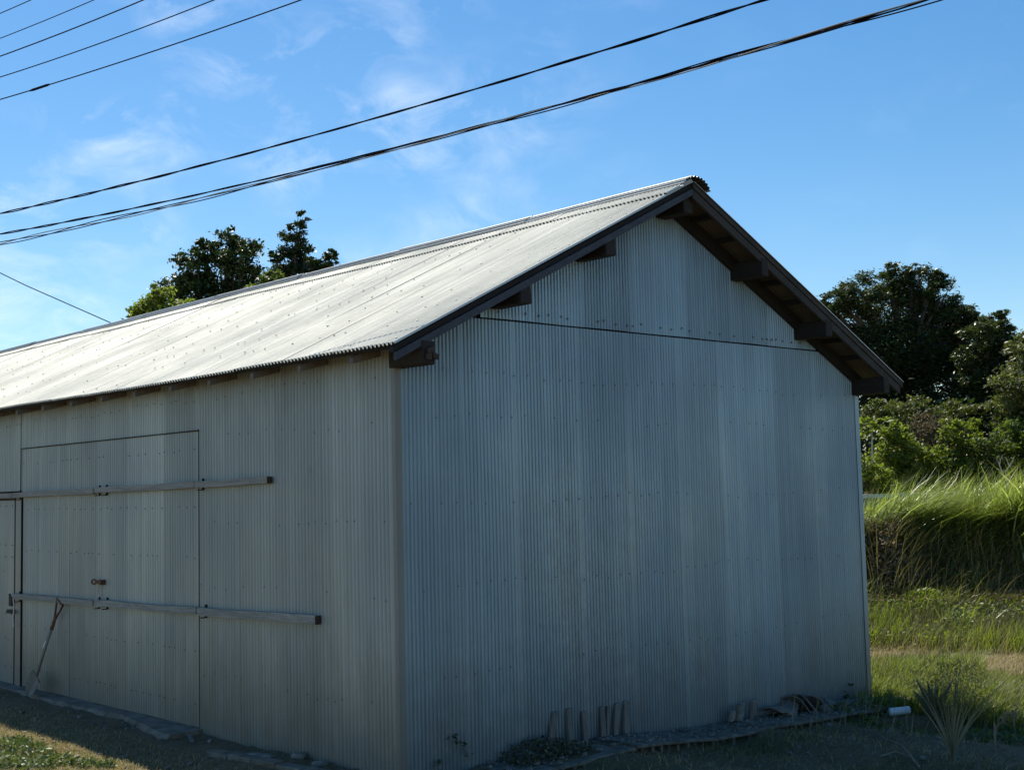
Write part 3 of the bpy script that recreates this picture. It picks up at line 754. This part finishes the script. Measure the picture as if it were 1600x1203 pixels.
def tree(name, label, dist, blobs, base_px, leaf, n_per, mat, trunk_r=.09, group=None, depth=.35, cat='tree', tight=.2, lean=None, nsub=22, aspect=.45):
    """blobs: outline of the crown as seen (x, y, radius), each set at its own distance"""
    bp = at(base_px, 770, dist); bx, by = bp[0], bp[1]; bz = tz(bx, by)-.05
    o = empty(name, (bx, by, bz), label, cat, group)
    P = []; tips = []; RR = []
    for (x, y, r) in blobs:
        dd = dist+random.uniform(-depth, depth)*r/FPX*dist*2.2
        c = at(x, y, dd); R = r/FPX*dist
        P.append(clump_pts(c, R, int(n_per*3.6*(r/40)**2)+80, nsub=max(8, int(nsub*(r/40))), tight=tight))
        tips.append(c); RR.append(R)
    top = max(t[2] for t in tips); t = MB()
    cx = np.mean([q[0] for q in tips]); cy = np.mean([q[1] for q in tips])
    main = [np.array([bx, by, bz]), np.array([bx*.9+cx*.1, by*.9+cy*.1, bz+(top-bz)*.25]), np.array([bx*.4+cx*.6, by*.4+cy*.6, bz+(top-bz)*.5]), np.array([cx, cy, bz+(top-bz)*.85])]
    t.tube(main, [trunk_r, trunk_r*.8, trunk_r*.55, trunk_r*.15], 8)
    for q, R_ in zip(tips, RR):
        a = main[1] if q[2] < main[2][2] else main[2]
        mid = (a+q)/2+np.array([random.uniform(-.1, .1), random.uniform(-.1, .1), .1])
        t.tube([a, mid, q], [trunk_r*.4, trunk_r*.25, trunk_r*.08], 6)
        for _ in range(4):
            e_ = q+np.array([random.uniform(-1, 1), random.uniform(-1, 1), random.uniform(-.3, 1)])*R_*.55
            t.tube([mid, (mid+e_)/2+np.array([0, 0, .05]), e_], [trunk_r*.2, trunk_r*.12, trunk_r*.04], 4)
    t.build('trunk', M_BARK, o, smooth=True)
    leaves('crown', np.concatenate(P), leaf*1.12, mat, o, lean=lean, aspect=aspect)
    return o

# trees behind the shed
TB = 'trees showing above the shed ridge'
tree('broadleaf_tree', 'broad dark green tree above the ridge, left of the tall pointed one', 24,
     [(300, 425, 34), (352, 385, 30), (340, 430, 46), (290, 460, 36), (380, 405, 34), (395, 440, 34), (360, 372, 16), (320, 392, 22), (340, 500, 60), (385, 480, 46), (300, 520, 50), (350, 560, 60), (270, 470, 22)],
     345, .085, 560, LF_DARK, .13, TB, nsub=34, tight=.17)
tree('pointed_tree', 'tall narrow windswept tree rising highest above the ridge', 26,
     [(470, 342, 13), (462, 362, 19), (457, 385, 26), (458, 410, 30), (455, 440, 36), (430, 400, 12), (478, 395, 14), (460, 480, 42), (440, 520, 50), (475, 425, 22)],
     458, .075, 820, LF_DARK, .10, TB, nsub=26, tight=.16, lean=(.8, -.6, .6))
tree('small_dark_tree', 'small dark tree peeking over the ridge right of the pointed one', 25,
     [(516, 396, 9), (510, 410, 16), (518, 405, 11), (490, 415, 12), (498, 430, 18), (505, 450, 30), (495, 480, 36), (530, 470, 30)],
     505, .07, 900, LF_DARK, .08, TB, nsub=22, tight=.18, lean=(.8, -.6, .6))
tree('low_tree', 'low yellowish green tree at the left end of the clump above the ridge', 22,
     [(225, 478, 20), (245, 458, 18), (255, 480, 30), (215, 492, 16), (275, 490, 30), (240, 510, 36), (280, 530, 40)],
     250, .08, 560, LF_LIGHT, .08, TB, nsub=22, tight=.2)
tree('filler_tree', 'mid green leafy tree filling the gap low between the broad and pointed trees', 23,
     [(425, 435, 18), (410, 455, 22), (435, 455, 22), (420, 485, 34), (430, 520, 40)], 422, .08, 560, LF_MID, .08, TB, nsub=22)

# trees and bushes on the right
TR = 'trees on the bank right of the shed'
tree('spreading_tree', 'big dark spreading tree behind the right end of the roof', 29,
     [(1400, 445, 34), (1440, 440, 30), (1350, 460, 38), (1310, 470, 26), (1470, 465, 30), (1395, 490, 52), (1440, 500, 52), (1330, 500, 44), (1480, 500, 36), (1500, 490, 18), (1425, 550, 58), (1370, 560, 60), (1480, 560, 48), (1410, 610, 60), (1350, 620, 50), (1470, 615, 50), (1295, 500, 20), (1515, 505, 24), (1516, 497, 20), (1532, 515, 26), (1510, 540, 42), (1520, 580, 44), (1290, 480, 14), (1390, 422, 14), (1425, 420, 12), (1462, 432, 14)],
     1400, .085, 1050, LF_TREE, .2, TR, nsub=46, tight=.16, lean=(1.6, -1.3, .5), aspect=.32)
tree('rounded_tree', 'dark rounded tree with a pointed top right of the big spreading one', 27,
     [(1565, 492, 12), (1560, 515, 26), (1535, 525, 32), (1540, 505, 14), (1590, 545, 22), (1575, 545, 26), (1550, 570, 40), (1530, 600, 40), (1570, 600, 30), (1515, 560, 24), (1580, 575, 16), (1540, 640, 50)],
     1548, .08, 1200, LF_TREE, .14, TR, nsub=40, tight=.17, lean=(1.4, -1.2, .4), aspect=.34)
tree('pale_tree', 'lighter olive tree cut by the right edge of the view', 25,
     [(1610, 560, 40), (1590, 600, 34), (1615, 620, 50), (1580, 640, 34), (1600, 530, 16), (1640, 600, 60), (1590, 670, 40)],
     1620, .075, 560, LF_OLIVE, .12, TR, nsub=30)
BU = 'bushes on the bank right of the shed'
tree('bush', 'olive bush under the dark spreading tree, nearest its trunk', 26,
     [(1400, 650, 30), (1440, 640, 26), (1370, 645, 24), (1480, 650, 30), (1520, 650, 26), (1420, 690, 40)], 1420, .075, 520, LF_OLIVE, .05, BU, cat='bush')
tree('bush', 'bright yellow green bush with an upright peak near the far shed corner', 24,
     [(1400, 675, 20), (1398, 700, 30), (1420, 715, 34), (1440, 735, 36), (1385, 730, 34), (1410, 755, 44), (1450, 765, 40)], 1410, .07, 620, LF_LIGHT, .05, BU, cat='bush')
tree('bush', 'small bright bush pressed against the far shed corner', 22.8,
     [(1352, 728, 20), (1365, 745, 22), (1350, 760, 26), (1380, 765, 22)], 1360, .065, 620, LF_LIGHT, .04, BU, cat='bush')
tree('bush', 'leafy green bush with two raised tips in the middle of the bank', 24.5,
     [(1485, 670, 18), (1480, 695, 24), (1510, 665, 18), (1505, 690, 28), (1480, 730, 36), (1520, 730, 34), (1500, 765, 40)], 1498, .07, 600, LF_LIGHT, .05, BU, cat='bush')
tree('bush', 'broad olive green bush at the right edge beneath the pale tree', 24,
     [(1545, 690, 24), (1580, 680, 28), (1610, 700, 36), (1550, 720, 34), (1590, 735, 40), (1560, 765, 40), (1620, 760, 40)], 1575, .07, 620, LF_MID, .05, BU, cat='bush')
tree('dead_bush', 'brownish half dead bush between the two brightest bushes', 25,
     [(1450, 680, 24), (1465, 700, 26), (1445, 660, 18), (1430, 672, 16), (1470, 665, 18)], 1452, .05, 380, LF_BROWN, .04, None, cat='bush', tight=.25)
# slim plant with an umbrella of leaves beside the corner
b = at(1364, 765, 24); o = empty('sapling', (b[0], b[1], tz(b[0], b[1])), 'slim sapling with a flat umbrella of pale leaves by the corner', 'sapling')
tp = at(1362, 668, 24); MB().tube([(b[0], b[1], tz(b[0], b[1])-.05), (b+tp)/2, tp], [.03, .022, .012], 6).build('trunk', M_TWIG, o)
leaves('crown', np.concatenate([clump_pts(tp+np.array([dx*.74, dx*-.67, dz]), .2, 60, 8, .3, (1, 1, .25)) for dx, dz in ((-.25, 0), (0, .05), (.25, 0), (.42, -.06), (-.05, -.02))]), .13, LF_LIGHT, o, lean=(.6, -.5, 0))
# pale forked branch
def twigs(m, p, d, l, r, depth, mat=None):
    e_ = p+d*l; m.tube([p, (p+e_)/2+rng.normal(0, l*.05, 3), e_], [r, r*.85, r*.6], 5)
    if depth:
        for _ in range(random.choice((2, 3))):
            dd = d+rng.normal(0, .55, 3); dd[2] = abs(dd[2])*.9+.1; dd /= np.linalg.norm(dd); twigs(m, p+(e_-p)*random.uniform(.5, 1), dd, l*random.uniform(.45, .75), r*.6, depth-1)
m = MB(); p0 = at(1573, 752, 22.0)
Q = lambda x, y: at(x, y, 22.0)
for pts, r in (([(1573, 752), (1566, 737), (1560, 722)], .008), ([(1566, 738), (1562, 728), (1563, 718)], .006), ([(1571, 737), (1577, 728), (1581, 722)], .007), ([(1577, 728), (1573, 718), (1570, 714)], .005), ([(1573, 752), (1571, 738)], .008), ([(1566, 737), (1558, 731)], .004), ([(1560, 722), (1556, 716)], .003), ([(1581, 722), (1584, 714)], .003), ([(1563, 718), (1566, 712)], .003), ([(1577, 728), (1586, 728)], .003)):
    m.tube([Q(*q) for q in pts], r, 6)
pb = gp(1575, 765); m.tube([Q(1573, 752), Q(1576, 775), Q(1577, 800)], [.008, .010, .012], 6)
tag(m.build('bare_branch', M_TWIG, None), 'pale forked bare branch sticking out of the right-hand bush', 'branch')

# low road wall along the top of the bank
m = MB(); c = CAM[:2]+BV*23.2
def wallp(s, v, z): q = CAM[:2]+BV*v+BL*s; return (q[0], q[1], z)
o = empty('low_wall', (c[0], c[1], 1.0), 'low pale concrete wall running along the top of the bank', 'wall')
s_ = -4.0
while s_ < 8:
    zt = 1.56
    MB().hexa([wallp(s_, 23.2, .6), wallp(s_+1.98, 23.2, .6), wallp(s_+1.98, 23.4, .6), wallp(s_, 23.4, .6), wallp(s_, 23.2, zt), wallp(s_+1.98, 23.2, zt), wallp(s_+1.98, 23.4, zt), wallp(s_, 23.4, zt)]).build('wall_panel', M_WALL, o)
    MB().hexa([wallp(s_, 23.16, zt+.002), wallp(s_+1.99, 23.16, zt+.002), wallp(s_+1.99, 23.44, zt+.002), wallp(s_, 23.44, zt+.002), wallp(s_, 23.16, zt+.07), wallp(s_+1.99, 23.16, zt+.07), wallp(s_+1.99, 23.44, zt+.07), wallp(s_, 23.44, zt+.07)]).build('coping', M_PVC if False else plain('coping', (.6, .6, .58), (.7, .7, .68), 5, .8), o)
    s_ += 2.0

# ------------------------------------------------------------------ grasses (uncountable)
def scatter_vs(n, v0, v1, s0, s1):
    v = rng.uniform(v0, v1, n); s = rng.uniform(s0, s1, n)
    x = CAM[0]+BV[0]*v+BL[0]*s; y = CAM[1]+BV[1]*v+BL[1]*s
    return x, y
def ground_pts(x, y, dz=-.01): return np.stack([x, y, terrain(x, y)+dz], 1)
PIPE = (c0+d*.6)[:2]
def keep_out(x, y, pad=.06): return (((x-PIPE[0]+.16)**2+(y-PIPE[1]+.18)**2) > .30**2) & ~((x > -pad) & (x < WID+pad) & (y > -pad) & (y < LEN))
RIGHT = np.array([BL[0], BL[1], 0.0])
# tall grass on the terrace: tussocks of differing height, blown to the right
cxs, cys = scatter_vs(150, 19.85, 22.9, -4.5, 5.5); hh = rng.uniform(.28, .85, 150)
sl_ = (cxs-CAM[0])*BL[0]+(cys-CAM[1])*BL[1]; vv_ = (cxs-CAM[0])*BV[0]+(cys-CAM[1])*BV[1]
hh *= np.interp(sl_, [-1.5, -.5], [.48, 1.35])
kc = rng.integers(0, 150, 19000); x = cxs[kc]+rng.normal(0, .2, len(kc)); y = cys[kc]+rng.normal(0, .2, len(kc))
aim = rng.normal(0, .6, (150, 3))*[1, 1, 0]
LN = RIGHT*.75-np.array([BV[0], BV[1], 0])*.25+aim[kc]
blades('tall_grass', ground_pts(x, y), hh[kc]*rng.uniform(.6, 1.2, len(kc)), .019, LN, LF_TALL, spread=.5, seg=5, curl=.85, kind='stuff')
kc = rng.integers(0, 150, 4600); x = cxs[kc]+rng.normal(0, .15, len(kc)); y = cys[kc]+rng.normal(0, .15, len(kc)); LN = RIGHT*1.0-np.array([BV[0], BV[1], 0])*.45+aim[kc]*1.3
blades('tall_grass', ground_pts(x, y, .05), hh[kc]*rng.uniform(.6, 1.05, len(kc)), .032, LN, leaf_mat('grass_silver', (.26, .32, .12), (.52, .56, .32), trans=.4, rough=.3), spread=.5, seg=6, curl=.95, kind='stuff')
x, y = scatter_vs(9000, 19.6, 22.9, -4.5, 5.5); P = ground_pts(x, y, 0); P[:, 2] += rng.uniform(0, .35, len(P))
tag(leaves('bank_undergrowth', P, .09, LF_LIGHT, aspect=.35), kind='stuff')
x, y = scatter_vs(9000, 26, 36, -22, 14); P = ground_pts(x, y, 0); P[:, 2] += rng.uniform(0, 1, len(P))**.7*(1.9+.7*np.sin(x*.8)+.5*np.sin(x*2.1+y))
x2, y2 = scatter_vs(42000, 27, 33, -6, 8); P2 = ground_pts(x2, y2, 0); P2[:, 2] += rng.uniform(0, 1, len(P2))**.8*(2.6+.5*np.sin(x2*.9)+.3*np.sin(x2*2.3+y2))
tag(leaves('far_scrub', np.concatenate([P, P2]), .16, LF_DARK, aspect=.5), kind='stuff')
# overhang and dead stuff down the cut bank
x, y = scatter_vs(9000, 18.7, 20.3, -4.5, 5.5)
blades('bank_undergrowth', ground_pts(x, y), .36, .013, RIGHT*.4-np.array([BV[0], BV[1], 0])*.5, LF_DULL, spread=.8, seg=4, curl=.9, kind='stuff')
x, y = scatter_vs(14000, 18.4, 20.1, -4.5, 5.5); P = ground_pts(x, y, 0); P[:, 2] += rng.uniform(0, .28, len(P))
tag(leaves('bank_undergrowth', P, .07, LF_BROWN, aspect=.3), kind='stuff')
x, y = scatter_vs(12000, 18.0, 20.2, -4.5, 5.5); P = ground_pts(x, y, 0); P[:, 2] += rng.uniform(0, .25, len(P))
tag(leaves('bank_undergrowth', P, .06, LF_MID, aspect=.5), kind='stuff')
# foot of the bank, mixed
x, y = scatter_vs(15000, 16.3, 18.9, -4.2, 5.0); k_ = keep_out(x, y)
blades('rough_grass', ground_pts(x[k_], y[k_]), .26, .010, RIGHT*.25, LF_DULL, spread=.6, seg=3, kind='stuff')
x, y = scatter_vs(14000, 16.2, 18.8, -4.2, 5.0)
k_ = keep_out(x, y) & (np.sin(x*2.1+1)+np.sin(y*2.7)+rng.normal(0, .5, len(x)) > .3)
blades('rough_grass', ground_pts(x[k_], y[k_]), .30, .011, RIGHT*.2, LF_GRASS, spread=.5, seg=3, kind='stuff')
# mounds of mixed weeds breaking the line of the bank foot
for i in range(74):
    sx, sv = random.uniform(-3.6, 4.5), random.choice((random.uniform(15.9, 18.6), random.uniform(18.4, 20.2), random.uniform(20.2, 22.6)))
    cx_, cy_ = CAM[0]+BV[0]*sv+BL[0]*sx, CAM[1]+BV[1]*sv+BL[1]*sx
    if cx_ < WID+.6 or (sx < -.9 and sv > 20): continue
    rr = random.uniform(.2, .65); hh_ = random.uniform(.15, .65)*(1.25 if sv > 18.4 else .75); n = int(3200*rr)
    xx = cx_+rng.normal(0, rr*.6, n); yy = cy_+rng.normal(0, rr*.6, n); P = ground_pts(xx, yy, 0)
    f_ = np.exp(-((xx-cx_)**2+(yy-cy_)**2)/(rr*rr)); P[:, 2] += rng.uniform(0, 1, n)*hh_*f_
    k_ = keep_out(xx, yy)
    tag(leaves('weeds', P[k_], random.uniform(.045, .08), random.choice((LF_LIGHT, LF_MID, LF_MID, LF_OLIVE, LF_BROWN)), aspect=random.choice((.3, .5, .6))), kind='stuff')
    n2 = int(420*rr); xx = cx_+rng.normal(0, rr*.5, n2); yy = cy_+rng.normal(0, rr*.5, n2)
    k_ = keep_out(xx, yy)
    blades('weeds', ground_pts(xx[k_], yy[k_]), hh_*.9+.1, .010, RIGHT*.3, random.choice((LF_TALL, LF_DRY, LF_DULL, LF_GRASS)), spread=.7, seg=4, curl=.8, kind='stuff')
# straw strip
x, y = scatter_vs(15000, 13.5, 16.5, -3.8, 4.5); k_ = keep_out(x, y) & (np.sin(x*1.9+.5*y)+np.sin(y*2.3-1.1*x)+rng.normal(0, .6, len(x)) > -1.3)
blades('dry_straw', ground_pts(x[k_], y[k_]), .10, .007, RIGHT*.5, LF_DRY, spread=1.3, seg=3, curl=.9, kind='stuff')
# bright grass band
x, y = scatter_vs(90000, 10.9, 15.2, -3.8, 4.5)
v_ = (x-CAM[0])*BV[0]+(y-CAM[1])*BV[1]
k_ = keep_out(x, y) & (v_ < 14.2+.9*np.sin(x*1.7+1)*np.sin(y*2.1)) & (x > 4.9) & (rng.uniform(0, 1, len(x)) < .35+.65*(np.sin(x*3.3)*np.sin(y*2.9+1) > -.3))
xx, yy = x[k_], y[k_]; hv = .12+.17*(.5+.5*np.sin(xx*2.7+1.3*np.sin(yy*3.1)))*(.5+.5*np.sin(yy*3.7+xx))+.05*rng.uniform(0, 1, len(xx))
q_ = rng.uniform(0, 1, len(xx)) < .72
blades('green_grass', ground_pts(xx[q_], yy[q_]), hv[q_], .008, RIGHT*.3, LF_GRASS, spread=.8, seg=3, kind='stuff')
blades('dull_grass', ground_pts(xx[~q_], yy[~q_]), hv[~q_]*1.15, .006, RIGHT*.35, LF_DULL, spread=.9, seg=3, kind='stuff')
x, y = scatter_vs(2600, 10.6, 17.5, -3.8, 4.5); k_ = keep_out(x, y)
blades('seed_stalks', ground_pts(x[k_], y[k_]), .38, .004, RIGHT*.3, LF_DRY, spread=.35, seg=3, kind='stuff')
x, y = scatter_vs(9000, 16.2, 19.3, -4, 5); P = ground_pts(x, y, 0); P[:, 2] += rng.uniform(0, .22, len(P)); k_ = keep_out(x, y) & (np.sin(x*2.9)+np.sin(y*3.3+2) > 0)
tag(leaves('low_weeds', P[k_], .06, LF_LIGHT, aspect=.5), kind='stuff')
# patchy growth in the shade right of the slabs
x = rng.uniform(2.2, 6.4, 9000); y = rng.uniform(-3.4, -.5, 9000)
k_ = keep_out(x, y) & (np.sin(x*2.3+2)+np.sin(y*3.1+x)+rng.normal(0, .5, len(x)) > .75)
blades('sparse_grass', ground_pts(x[k_], y[k_]), .09, .006, RIGHT*.2, LF_DULL, spread=.9, seg=3, kind='stuff')
x = rng.uniform(.3, 6.0, 5000); y = rng.uniform(-3.0, -.46, 5000)
blades('dry_straw', ground_pts(x, y, 0), .05, .004, RIGHT*.4, LF_DRY, spread=1.8, seg=2, curl=.9, kind='stuff')
x = rng.uniform(4.3, 6.6, 5000); y = rng.uniform(-2.6, -.3, 5000); k0_ = keep_out(x, y); x, y = x[k0_], y[k0_]; P = ground_pts(x, y, 0); P[:, 2] += rng.uniform(0, .10, len(P))
k_ = (np.sin(x*3+1)+np.sin(y*4+2*x)+rng.normal(0, .4, len(x)) > .5)
tag(leaves('ground_ivy', P[k_], .05, LF_MID, aspect=.7), kind='stuff')
# front left: clipped dry grass, and the green weeds
x = rng.uniform(-3.2, -.42, 130000); y = rng.uniform(.2, 7.5, 130000)
k_ = rng.uniform(0, 1, len(x)) < np.interp(x, [-3.2, -1.0, -.85, -.6, -.42], [1, .9, .45, .15, .03])
blades('dry_grass', ground_pts(x[k_], y[k_], 0), .030, .0035, RIGHT*.1, LF_DRY, spread=1.5, seg=2, curl=.7, kind='stuff')
x = rng.uniform(-3.2, -.92, 9000); y = rng.uniform(.2, 7.5, 9000)
k_ = np.sin(x*4+1)+np.sin(y*3.1)+rng.normal(0, .6, len(x)) > .4
blades('green_grass', ground_pts(x[k_], y[k_], 0), .035, .004, RIGHT*.1, LF_GRASS, spread=.9, seg=2, kind='stuff')
W_ = []
for px, py, r in ((15, 1165, .15), (40, 1168, .12), (0, 1185, .16), (60, 1180, .10), (90, 1192, .12), (130, 1197, .08), (55, 1200, .12), (20, 1198, .12), (165, 1200, .06)):
    c = gp(px, py); n = int(2000*r)
    a = rng.uniform(0, 2*math.pi, n); q = np.sqrt(rng.uniform(0, 1, n))*r
    xx = c[0]+np.cos(a)*q; yy = c[1]+np.sin(a)*q*1.6; P = ground_pts(xx, yy, 0); P[:, 2] += rng.uniform(.005, .055, n); W_.append(P)
tag(leaves('weeds', np.concatenate(W_), .042, LF_WEED, aspect=.4, up_bias=.2), kind='stuff')

# weeds climbing at the foot of the gable
c = gp(790, 1180); P = []
for _ in range(900):
    x_ = random.uniform(.78, 1.42); y_ = random.uniform(-.34, -.04); h_ = .10*math.exp(-((x_-1.08)/.24)**2)+.02
    P.append((x_, y_, tz(x_, y_)+random.uniform(.01, h_+.02)))
wd = empty('weed', (1.08, -.2, 0), 'low dusty weed growing against the gable left of the stakes', 'weed')
leaves('foliage', P, .028, leaf_mat('dusty_leaf', (.05, .055, .03), (.12, .12, .07), trans=.15), wd, aspect=.7)
def vine(pts, label, Y=-.05):
    w = [pt(x, y, Y) for x, y in pts]; o = empty('vine', w[0], label, 'vine')
    MB().tube(w, .003, 4).build('stem', M_DTWIG, o)
    Lf = [q+rng.normal(0, .012, 3) for q in w[1:] for _ in range(3)]
    leaves('leaf', Lf, .045, LF_DARK, o, aspect=.75)
vine([(735, 1188), (731, 1176), (722, 1166), (713, 1158), (711, 1148)], 'thin vine climbing the gable tin right of the near corner')
vine([(682, 1204), (683, 1196), (686, 1190)], 'tiny shoot at the gable foot nearest the near corner')
vine([(1335, 1100), (1322, 1090), (1322, 1078), (1328, 1069)], 'dark-leaved vine on the gable above the tile heap')
vine([(845, 1172), (842, 1160), (838, 1156)], 'short leafy shoot just left of the leftmost stake')

# spiky plants in front of the far corner
def spiky(px, py, n, h, w, label, mat, spread=.5, straight=True, cat='plant', name='spiky_plant', tilt=(0, 0, 0), az0=None):
    c = gp(px, py); o = empty(name, c, label, cat)
    for i in range(n):
        a = random.uniform(0, 2*math.pi); L_ = h*random.uniform(.65, 1.1); s_ = spread*random.uniform(.1, 1)
        D = np.array([math.cos(a)*s_, math.sin(a)*s_, 1.0])+np.array(tilt); D /= np.linalg.norm(D)
        sd_ = np.cross(D, (math.cos(a+1.57+random.uniform(-.6, .6)), math.sin(a+1.57), 0.2)); sd_ = np.cross(D, (0, 0, 1.0)) if np.linalg.norm(sd_) < .1 else sd_
        sd_ /= np.linalg.norm(sd_); nn = np.cross(D, sd_)
        V = []; F = []; K = 6
        for k in range(K+1):
            t = k/K; q = c+D*L_*t+np.array([math.cos(a), math.sin(a), -.5])*(s_+.15*random.random()*0)*L_*.55*t*t
            ww = w*(math.sin(math.pi*min(1, .25+t*.75)))**.8*.5+.0008
            V += [q-sd_*ww+nn*ww*.3, q-nn*ww*.15, q+sd_*ww+nn*ww*.3]
        for k in range(K):
            b_ = k*3; F += [(b_, b_+1, b_+4, b_+3), (b_+1, b_+2, b_+5, b_+4)]
        MB().add(V, F).build('leaf', mat, o)
    return o
spiky(1462, 1130, 16, .42, .055, 'dark broad-bladed spiky plant behind the white pipe', LF_SPIKE, .6)
spiky(1488, 1183, 30, .70, .0075, 'tall fountain of thin stiff pale stalks at the lower right', leaf_mat('stalk', (.10, .10, .055), (.30, .27, .18), trans=.1), .42, name='stalky_plant')
c = gp(1488, 1183)
o = [q for q in bpy.data.objects if q.name.startswith('stalky_plant')][0]
P = []
for _ in range(1500):
    a = random.uniform(0, 6.283); t = random.uniform(.62, 1.25); r = .28*t*random.random()**.7
    P.append((c[0]+math.cos(a)*r+.0, c[1]+math.sin(a)*r, c[2]+.6*t*(1-.25*(r/.3))))
leaves('seed_head', P, .035, LF_DULL, o, aspect=.12, up_bias=0)
def branch(pts, r, label, name='fallen_branch', mat=M_DTWIG):
    m = MB(); P = [np.array(gp(x, y)) for x, y in pts]
    for i, q in enumerate(P): q[2] += r+.01+.03*math.sin(i*1.7)**2
    m.tube(P, [r*(1-.6*i/(len(P)-1)) for i in range(len(P))], 6)
    for i in range(1, len(P)-1):
        e_ = P[i]+rng.normal(0, .12, 3)*[1, 1, .3]+np.array([0, 0, .05]); m.tube([P[i], (P[i]+e_)/2, e_], [r*.5, r*.35, r*.15], 5)
    return tag(m.build(name, mat, None), label, 'branch', None)
branch([(1437, 1203), (1410, 1175), (1385, 1160), (1365, 1148)], .010, 'long thin fallen branch reaching towards the far end of the slabs')
branch([(1375, 1185), (1400, 1184), (1424, 1186)], .007, 'short straight stick lying in the shade below the fallen branch')
# dry forked twigs at lower right
def twigplant(px, py, h, label):
    c = gp(px, py); m = MB(); twigs(m, c, np.array([.05, 0, 1.0]), h, .007, 3); return tag(m.build('dry_twigs', M_DTWIG), label, 'twigs')
twigplant(1556, 1178, .22, 'dry forked twigs standing at the lower right beside the stalky plant')
twigplant(1583, 1150, .20, 'dry forked twigs nearest the right edge, behind the other twigs')

# ------------------------------------------------------------------ overhead cables
CB = math.radians(-12); CDIR = np.array([math.sin(CB), math.cos(CB), 0]); CN = np.array([math.cos(CB), -math.sin(CB), 0])
def cable(D, co, k, r, label, strands=1, tw=0., pitch=.6, mats=None, group='wires crossing the sky', s0=-14, s1=60):
    mid = CAM+CN*D*k+CDIR*10*k; o = empty('overhead_cable', (mid[0], mid[1], 1.8+k*(np.polyval(co, 10)-1.8)), label, 'cable', group)
    Ss = np.arange(s0*k, s1*k, .055 if strands > 1 else .4)
    for j in range(strands):
        P = []
        for s in Ss:
            z = 1.8+k*(np.polyval(co, s/k)-1.8); q = CAM+CN*D*k+CDIR*s; q[2] = z
            if strands > 1:
                ph = 2*math.pi*s/pitch+2*math.pi*j/strands; rr = tw*(1+.5*math.sin(s*.7+j))
                q = q+CN*math.cos(ph)*rr+np.array([0, 0, 1])*math.sin(ph)*rr
            P.append(q)
        MB().tube(P, r, 5).build('strand', (mats or [M_BLACK]*3)[j], o, smooth=True)
    return o
kL = .5; kT = .62
# long shallow sags; the coefficients are height against distance along the run
cable(13.066, (.0045, -.2011, 12.81), kL, .0042, 'thin black wire across the top left corner, highest of five', s0=-20)
cable(13.154, (.0050, -.2080, 12.34), kL, .0040, 'thin black wire second from the top left corner', s0=-20)
cable(13.056, (.0050, -.1985, 11.755), kL, .0054, 'thicker black wire, middle one of the five at upper left', s0=-20)
cable(12.727, (.0050, -.1759, 10.735), kL, .0046, 'thin black wire fourth from the top left corner', s0=-20)
o5 = cable(12.72, (.0030, -.0945, 9.505), kL, .0050, 'thin black wire with a small splice, lowest of the five straight ones', s0=-20)
s = 18.6*kL; z = 1.8+kL*(np.polyval((.0030, -.0945, 9.505), 18.6)-1.8); q = CAM+CN*12.72*kL+CDIR*s; q[2] = z
MB().tube([q-CDIR*.14, q-CDIR*.1, q+CDIR*.1, q+CDIR*.14], [.006, .011, .011, .006], 8).build('splice', M_BLACK, o5)
cable(10.984, (.003097548362102217, -.0869001165914662, 6.6955167557105), kT, .0058, 'single twisted black cable above the doubled pair', 2, .0050, 1.0)
cable(10.331, (.003509270020982476, -.07970360467819998, 5.9431685554396), kT, .0050, 'upper twisted cable of the doubled pair, joined at upper right', 2, .0042, .9)
cable(10.213, (.0024848456693496957, -.06934647557652042, 5.864193492066546), kT, .0040, 'lower loosely twisted cable of the pair with a pale strand', 3, .011, 2.3, [M_BLACK, M_CABG, M_BLACK])
a = at(-260, 300, 34); b = at(420, 613, 27)
g_ = MB().tube([a, (a+b)/2-np.array([0, 0, .12]), b], .012, 5).build('service_wire', M_BLACK); tag(g_, 'single faint wire sloping down to the roof at the left edge', 'wire')
print('objects', len(bpy.data.objects))
